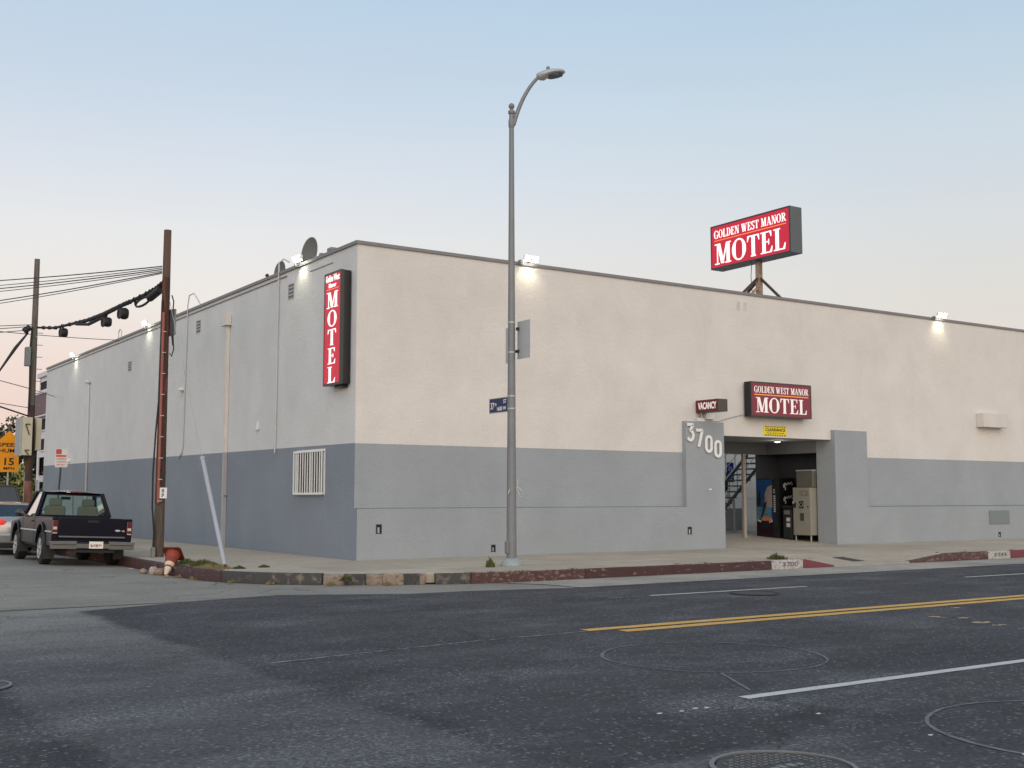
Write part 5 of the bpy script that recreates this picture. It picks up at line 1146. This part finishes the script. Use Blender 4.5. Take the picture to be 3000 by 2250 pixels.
# --- pickup truck
def build_pickup():
    t=thing('pickup_truck','dark blue black pickup truck with grey rear bumper parked tail first at the kerb','pickup truck',(0,0,0))
    W=.875
    P='paint_dark_green'
    yr,yf,Lx=1.18,4.12,5.05
    # side panels with wheel arches: bed part and cab/hood part
    def side(s,y0,y1,top,m,inner,arches,zb_=.44):
        poly=[(y0,zb_)]
        for (cy,r) in arches: poly+= [(cy-r,zb_)]+arch(cy,r,zb_+.02)+[(cy+r,zb_)]
        poly+= [(y1,zb_),(y1,top[1]),(y0,top[0])]
        fr=((0,0,0),(0,1,0),(0,0,1),(1,0,0))
        d=(s*(W-.05),s*W) if s>0 else (-W,-(W-.05))
        return MB().prism(poly,fr,*d)
    for s in (-1,1):
        put('bed_side',side(s,.06,1.95,(1.04,1.04),P,None,[(yr,.43)]),P,t,bevel=.02)
        # fender flare bulge
        put('wheel_flare',MB().loft([[(s*(W-.01),yr+q*math.cos(math.pi*i/12),.46+q*math.sin(math.pi*i/12)) for q in (.43,.50)]+[(s*(W+.035),yr+q*math.cos(math.pi*i/12),.46+q*math.sin(math.pi*i/12)) for q in (.49,.44)] for i in range(13)]),P,t,smooth=50)
        put('wheel_flare',MB().loft([[(s*(W-.01),yf+q*math.cos(math.pi*i/12),.46+q*math.sin(math.pi*i/12)) for q in (.43,.50)]+[(s*(W+.035),yf+q*math.cos(math.pi*i/12),.46+q*math.sin(math.pi*i/12)) for q in (.49,.44)] for i in range(13)]),P,t,smooth=50)
        put('door',MB().prism([(2.05,.44),(3.35,.44),(3.35,1.06),(2.05,1.06)],((0,0,0),(0,1,0),(0,0,1),(1,0,0)),s*(W-.08) if s>0 else -W,s*W if s>0 else -(W-.08)),P,t,bevel=.02)
        put('front_fender',side(s,3.36,4.95,(1.05,.90),P,None,[(yf,.43)]),P,t,bevel=.03)
        put('corner_panel',MB().box((s*(W-.05) if s>0 else -W,1.96,.44),(s*W if s>0 else -(W-.05),2.045,1.05)),P,t)
        put('rub_strip',MB().box((s*W if s>0 else -W-.012,.10,.735),(s*W+.012 if s>0 else -W,yr-.47,.765)).box((s*W if s>0 else -W-.012,yr+.47,.735),(s*W+.012 if s>0 else -W,3.6,.765)),'trim_grey',t)
        put('door_handle',MB().box((s*W if s>0 else -W-.02,2.15,.93),(s*W+.02 if s>0 else -W,2.32,.97)),'trim_black',t,bevel=.006)
        put('door_mirror',MB().lathe([(.001,-.04),(.09,-.03),(.11,.0),(.10,.05),(.001,.07)],(s*(W+.13),3.18,1.13),axis='Y',n=14,sc_=(1,.85)).bar((s*(W-.04),3.2,1.07),(s*(W+.10),3.2,1.09),.05,.05),'paint_black',t,smooth=50)
        put('mudflap',MB().box((s*W-.22 if s>0 else -W-.02,yr-.50,.14),(s*W+.02 if s>0 else -W+.22,yr-.485,.50)),'mudflap',t); put('mudflap',MB().box((s*W-.2 if s>0 else -W-.02,yf-.50,.20),(s*W+.02 if s>0 else -W+.2,yf-.485,.50)),'mudflap',t)
        for (y) in (yr,yf): wheel(t,s*(W-.12),y,.365,.24,s)
    put('bed_floor',MB().box((-W+.06,.08,.60),(W-.06,1.95,.64)).box((-W+.06,1.90,.64),(W-.06,1.95,1.03)),'trim_black',t)
    put('bed_rail',MB().box((-W-.005,.06,1.04),(-W+.09,1.96,1.065)).box((W-.09,.06,1.04),(W+.005,1.96,1.065)),'paint_dark_green',t,bevel=.01)
    put('underbody',MB().box((-.62,.2,.36),(.62,4.7,.46)).box((-.80,2.0,.40),(.80,3.4,.50)),'trim_black',t)
    put('rear_axle',MB().tube([(-.7,yr,.36),(.7,yr,.36)],.05,8).lathe([(.02,-.13),(.12,-.08),(.14,0),(.12,.08),(.02,.13)],(0.05,yr,.36),axis='Y',n=14),'trim_black',t)
    put('exhaust',MB().tube([(.35,1.8,.38),(.42,.6,.40),(.45,.30,.38)],.03,8),'rust_dark',t)
    put('spare_wheel',MB().lathe([(.2,-.08),(.32,-.09),(.35,0),(.32,.09),(.2,.08)],(-.05,.62,.42),n=24),'rubber',t,smooth=40)
    # tailgate
    tg=put('tailgate',MB().prism([(-W+.13,.60),(W-.13,.60),(W-.13,1.045),(W-.20,1.065),(-W+.20,1.065),(-W+.13,1.045)],((0,0,0),(1,0,0),(0,0,1),(0,1,0)),.015,.075),'paint_black_blue',t,bevel=.012)
    put('tailgate_handle',MB().box((-.12,.0,.965),(.12,.014,1.015)),'trim_black',tg,bevel=.004)
    put('tailgate_trim',MB().box((-W+.15,.004,.635),(W-.15,.014,.665)),'trim_dark_grey',tg) if 'trim_dark_grey' in MATS else put('tailgate_trim',MB().box((-W+.15,.004,.635),(W-.15,.014,.665)),mat('trim_dark_grey',(.12,.12,.13),rough=.5),tg)
    put('badge',MB().lathe([(.001,-.004),(.05,-.004),(.05,.0)],(W-.32,.013,.80),axis='Y',n=18,sc_=(1.2,.42)),'trim_grey',tg); put('lettering',print_rows(FY(W-.20,.013,.775),.08,.035,3,12),'trim_grey',tg)
    for s in (-1,1):
        x0,x1=(W-.125,W+.002) if s>0 else (-W-.002,-W+.125)
        put('rear_corner',MB().box((x0,.02,1.0),(x1,.07,1.05)),'paint_black_blue',t); put('rear_corner',MB().box((x0,.02,.56),(x1,.07,.70)),'paint_black_blue',t,bevel=.008)
        tl=put('tail_light',MB().box((x0+.005,-.004,.70),(x1,.10,.998)),'tail_red',t,bevel=.012)
        put('reverse_lens',MB().box((x0+.02,-.010,.80),(x1-.025,-.003,.86)),'tail_clear',tl); put('lens_edge',MB().box((x0+.015,-.010,.715),(x1-.02,-.003,.735)),'tail_clear',tl)
    put('lower_valance',MB().box((-W+.02,.03,.50),(W-.02,.10,.60)),'paint_black_blue',t,bevel=.01)
    bm_=put('rear_bumper',MB().prism([(-.90,.38),(-.35,.38),(-.35,.40),(.35,.40),(.35,.38),(.90,.38),(.93,.55),(.35,.56),(.35,.50),(-.35,.50),(-.35,.56),(-.93,.55)],((0,0,0),(1,0,0),(0,0,1),(0,1,0)),-.13,.0),'bumper_steel',t,bevel=.015)
    put('bumper_step',MB().box((-.34,-.12,.50),(.34,-.01,.535)),'trim_black',bm_); put('bumper_groove',MB().box((-.88,-.138,.47),(-.37,-.131,.485)).box((.37,-.138,.47),(.88,-.131,.485)),'trim_black',bm_); put('hitch_bar',MB().box((-.5,-.05,.31),(.5,.0,.37)),'trim_black',bm_)
    lp=put('license_plate',MB().box((-.16+.07,-.142,.40),(.15+.07,-.134,.555)),'plate',t,bevel=.004); put('lettering',print_rows(FY(.065,-.142,.435),.25,.06,7,7),'plate_ink',lp)
    # cab
    put('cab_back',MB().box((-W+.03,1.97,.5),(W-.03,2.03,1.07)),'paint_black_blue',t,bevel=.02)
    frustum(t,(2.0,3.45,.835),(2.17,2.98,.66),'paint_black_blue','glass_green',1.07,1.63,pil=.055,roofth=.045)
    put('rear_window_surround',MB().bar((-.66,2.165,1.60),(.66,2.165,1.60),.05,.07).bar((-.8,2.0,1.08),(.8,2.0,1.08),.04,.05).bar((-.82,2.0,1.07),(-.65,2.17,1.61),.09,.05).bar((.82,2.0,1.07),(.65,2.17,1.61),.09,.05),'paint_black_blue',t)
    hb=put('high_brake_light',MB().box((-.19,2.10,1.628),(.17,2.15,1.665)),'tail_red',t,bevel=.006); put('reverse_lens',MB().box((-.19,2.095,1.632),(-.10,2.101,1.66)),'trim_grey',hb)
    put('window_slider',MB().bar((-.02,1.995,1.09),(-.02,2.165,1.60),.015,.012),'trim_black',t)
    # hood
    rings=[]
    for y,z,wq in ((3.38,1.075,.84),(3.8,1.06,.83),(4.4,1.02,.81),(4.85,.96,.78),(4.98,.86,.74)):
        rings.append([(x*wq,y,z-.07*abs(x)**4) for x in (-1,-.8,-.4,0,.4,.8,1)]+[(wq,y,z-.25),(-wq,y,z-.25)])
    put('hood',MB().loft(rings),'paint_dark_green',t,smooth=50)
    put('grille',MB().box((-.6,4.95,.55),(.6,5.02,.85)),'trim_black',t,bevel=.01); put('front_bumper',MB().box((-.86,4.98,.40),(.86,5.10,.58)),'bumper_steel',t,bevel=.03)
    for s in (-1,1): put('headlight',MB().box((s*.72-.14,4.93,.68),(s*.72+.14,5.02,.86)),'tail_clear',t,bevel=.02)
    # interior
    for s in (-1,1):
        st=put('seat',MB().box((s*.38-.24,2.38,.62),(s*.38+.24,2.95,.80)).box((s*.38-.24,2.22,.78),(s*.38+.24,2.36,1.32)),'seat_cloth',t,bevel=.06,seg=3); put('headrest',MB().box((s*.38-.15,2.24,1.30),(s*.38+.15,2.34,1.49)),'seat_cloth',st,bevel=.05,seg=3)
    put('dashboard',MB().box((-.78,3.15,.85),(.78,3.42,1.08)),'interior',t,bevel=.03); put('steering_wheel',MB().tube([(-.38+.18*math.cos(R(a)),3.05+.06*math.sin(R(a)),1.08+.17*math.sin(R(a))) for a in range(0,361,24)],.014,6),'trim_black',t)
    put('cab_floor',MB().box((-.82,2.03,.50),(.82,3.4,.56)),'interior',t)
    put('rear_view_mirror',MB().box((-.11,3.0,1.47),(.11,3.03,1.54)),'trim_black',t)
    return t
tk=build_pickup(); tk.location=(-4.94,3.80,RZ+.028); tk.rotation_euler=(0,R(2.2),0); tk.scale=(1.04,.97,1.06)

# --- generic loft body for the saloon and the people carrier
def build_car(name,label,cat,paint,glassm,L_,W,belt,roofz,stations,gh,tail,wheels,van=False):
    t=thing(name,label,cat,(0,0,0))
    rings=[]
    for (y,zb_,zt_,w_) in stations:
        rings.append([(-w_*.86,y,zb_),(-w_*.97,y,zb_+.08),(-w_,y,(zb_+zt_)/2),(-w_*.97,y,zt_-.10),(-w_*.90,y,zt_-.02),(-w_*.5,y,zt_+.012),(0,y,zt_+.02),(w_*.5,y,zt_+.012),(w_*.90,y,zt_-.02),(w_*.97,y,zt_-.10),(w_,y,(zb_+zt_)/2),(w_*.97,y,zb_+.08),(w_*.86,y,zb_)])
    put('body',MB().loft(rings),paint,t,smooth=60)
    frustum(t,gh[0],gh[1],paint,glassm,belt,roofz,pil=.05,sidesplit=(.45,),roofth=.05)
    put('cabin_floor',MB().box((-gh[0][2]*.9,gh[0][0]+.2,belt-.35),(gh[0][2]*.9,gh[0][1]-.2,belt-.03)),'interior',t)
    for s in (-1,1):
        for q in (.3,.6):
            y=gh[0][0]+(gh[0][1]-gh[0][0])*q; st=put('seat',MB().box((s*.36-.22,y,belt-.05),(s*.36+.22,y+.12,belt+.25)),'interior',t,bevel=.05); put('headrest',MB().box((s*.36-.12,y+.02,belt+.25),(s*.36+.12,y+.1,belt+.40)),'interior',st,bevel=.03)
        put('door_mirror',MB().box((s*(W+.04)-.08,gh[0][1]-.55,belt-.02),(s*(W+.04)+.08,gh[0][1]-.45,belt+.12)),paint,t,bevel=.03)
        put('door_seam',MB().box((s*W*.992-.004,gh[0][0]+.75,.35),(s*W*.992+.004,gh[0][0]+.765,belt-.1)),'trim_black',t)
    r_,wy=wheels
    for s in (-1,1):
        for y in wy:
            put('wheel_arch',MB().lathe([(r_*1.13,-.02),(r_*1.13,.02)],(s*(W-.018),y,r_+.02),axis='X',n=24),'trim_black',t); wheel(t,s*(W-.09),y,r_,.20,s,spokes=7)
    return t
sd_=build_car('silver_saloon_car','silver saloon car with glowing red tail light parked ahead of the pickup','car','paint_silver','glass_blue',4.7,.90,.96,1.40,
 [(0,.42,.88,.70),(.05,.30,.96,.80),(.18,.26,1.02,.86),(.9,.22,1.04,.90),(1.6,.20,.98,.91),(3.2,.20,.96,.91),(3.9,.22,.90,.89),(4.4,.26,.78,.84),(4.65,.32,.66,.72)],
 ((.95,3.55,.80),(1.55,2.75,.60)),None,(.32,(.95,3.65)))
sd_.location=(-5.22,9.9,RZ+.05); sd_.rotation_euler=(0,R(1.8),0)
for s in (-1,1):
    q=put('tail_light',MB().lathe([(.001,-.03),(.12,-.02),(.15,.02),(.10,.06),(.001,.08)],(s*.66,.06,.84),axis='Y',n=18,sc_=(1.1,.62)),'tail_red_bright',None,smooth=True); q.parent=sd_; q.location=(s*.66,.03,.80)
q=put('rear_bumper',MB().box((-.84,-.05,.32),(.84,.14,.60)),'paint_silver',None,bevel=.06,seg=3); q.parent=sd_; q.location=(0,.045,.32)
q=put('license_plate',MB().box((-.15,-.01,.0),(.15,0,.15)),'plate',None); q.parent=sd_; q.location=(0,.0,.68)
q=put('bumper_valance',MB().box((-.80,-.0,.0),(.80,.1,.12)),'trim_black',None,bevel=.02); q.parent=sd_; q.location=(0,.05,.21)
vn=build_car('dark_people_carrier','black high roofed people carrier parked ahead of the silver car','car','paint_black','glass_dark',4.9,.95,1.12,1.78,
 [(0,.45,1.05,.82),(.05,.32,1.12,.92),(.2,.28,1.14,.95),(2.0,.25,1.14,.96),(3.6,.25,1.12,.95),(4.3,.28,1.0,.92),(4.8,.35,.80,.80)],
 ((.06,3.9,.90),(.28,3.1,.74)),None,(.35,(1.0,3.9)))
vn.scale=(1.12,1.08,1.12); vn.location=(-5.25,15.6,RZ+.05); vn.rotation_euler=(0,R(1.8),0)
for s in (-1,1):
    q=put('tail_light',MB().box((s*.85-.08,-.02,.85),(s*.85+.08,.06,1.15)),'tail_red',None,bevel=.02); q.parent=vn; q.location=(s*.85,.02,.85)
q=put('wiper',MB().bar((-.4,0,0),(.25,.03,.12),.015,.015),'trim_black',None); q.parent=vn; q.location=(0,.1,1.2)

# ------------------------------------------------------------------ greenery at the end of the side street
def foliage(t,name,clumps,n,leaf,m,seed):
    random.seed(seed); mb=MB()
    for i in range(n):
        c,r=random.choice(clumps)
        while True:
            v=Vector([random.uniform(-1,1) for _ in range(3)])
            if .35<v.length<1: break
        p=Vector(c)+Vector((v.x*r[0],v.y*r[1],v.z*r[2]))
        a=Vector([random.gauss(0,1) for _ in range(3)]).normalized(); b=a.cross(Vector([random.gauss(0,1) for _ in range(3)])).normalized()
        l_=leaf*random.uniform(.5,1.3); mb.add([p-a*l_,p+b*l_*.45,p+a*l_,p-b*l_*.45],[(0,1,2,3)])
    return put(name,mb,m,t,recalc=False)
def clumps(cx,cy,z0,z1,rx,ry,n,rs,seed):
    random.seed(seed); return [((cx+random.uniform(-rx,rx),cy+random.uniform(-ry,ry),random.uniform(z0,z1)),(rs*random.uniform(.6,1.2),)*3) for _ in range(n)]
def tree(x,y,h,cw,label,seed,m1='leaf_dark',m2='leaf_mid',z0f=.3,n=6000,leaf=.16):
    t=thing('leafy_tree',label,'tree',(x,y,-.2))
    put('trunk',MB().tube([(x,y,-.2),(x+.1,y,h*.3),(x-.1,y+.1,h*.6)],[.25,.18,.08],10),'bark',t,smooth=True)
    for k in range(4):
        a=k*1.6; put('limb',MB().tube([(x,y,h*.3),(x+math.cos(a)*cw*.4,y+math.sin(a)*cw*.4,h*.55),(x+math.cos(a)*cw*.7,y+math.sin(a)*cw*.7,h*.75)],[.12,.08,.03],7),'bark',t)
    cl=clumps(x,y,h*z0f,h*.88,cw*.8,cw*.8,26,cw*.32,seed)
    foliage(t,'crown',cl,n,leaf,m1,seed); foliage(t,'crown_mid_leaves',[(c,tuple(q*1.05 for q in r)) for c,r in cl[::2]],n//3,leaf,m2,seed+1)  # mid-green leaves mixed over every second clump
tree(1.9,52,6.3,3.0,'dark rounded tree rising behind the amber speed sign',31)
tree(-3.8,58,6.0,3.2,'dark tree at the far left end of the street behind the sign',35)
tree(-9.5,62,7.0,4,'large dark tree across the street end outside the left edge',37)
t=thing('leafy_shrub','pale green leafy shrub below the amber signs','shrub',(0.3,40,-.2)); put('stem',MB().tube([(.3,40,-.2),(.3,40,1.5)],.05,6),'bark',t)
cl=clumps(.3,40,.3,2.7,1.6,.6,30,.45,41); foliage(t,'foliage',cl,5200,.15,'leaf_light',42); foliage(t,'inner_foliage',cl,2200,.13,'leaf_dark',43)
t=thing('leafy_shrub','dark green hedge bush between the amber sign and apartment block','shrub',(1.8,41.5,-.2)); put('stem',MB().tube([(1.8,41.5,-.2),(1.8,41.5,2)],.06,6),'bark',t)
cl=clumps(1.7,42,.2,4.4,.9,.8,22,.6,51); foliage(t,'foliage',cl,4200,.13,'leaf_dark',52); foliage(t,'outer_foliage',cl[::3],1200,.13,'leaf_mid',53)
tag(put('garden_wall',MB().box((.22,37.9,-.2),(.56,38.3,2.6)),'stucco_grey'),'low grey garden wall beside the apartment block at the street end','wall')
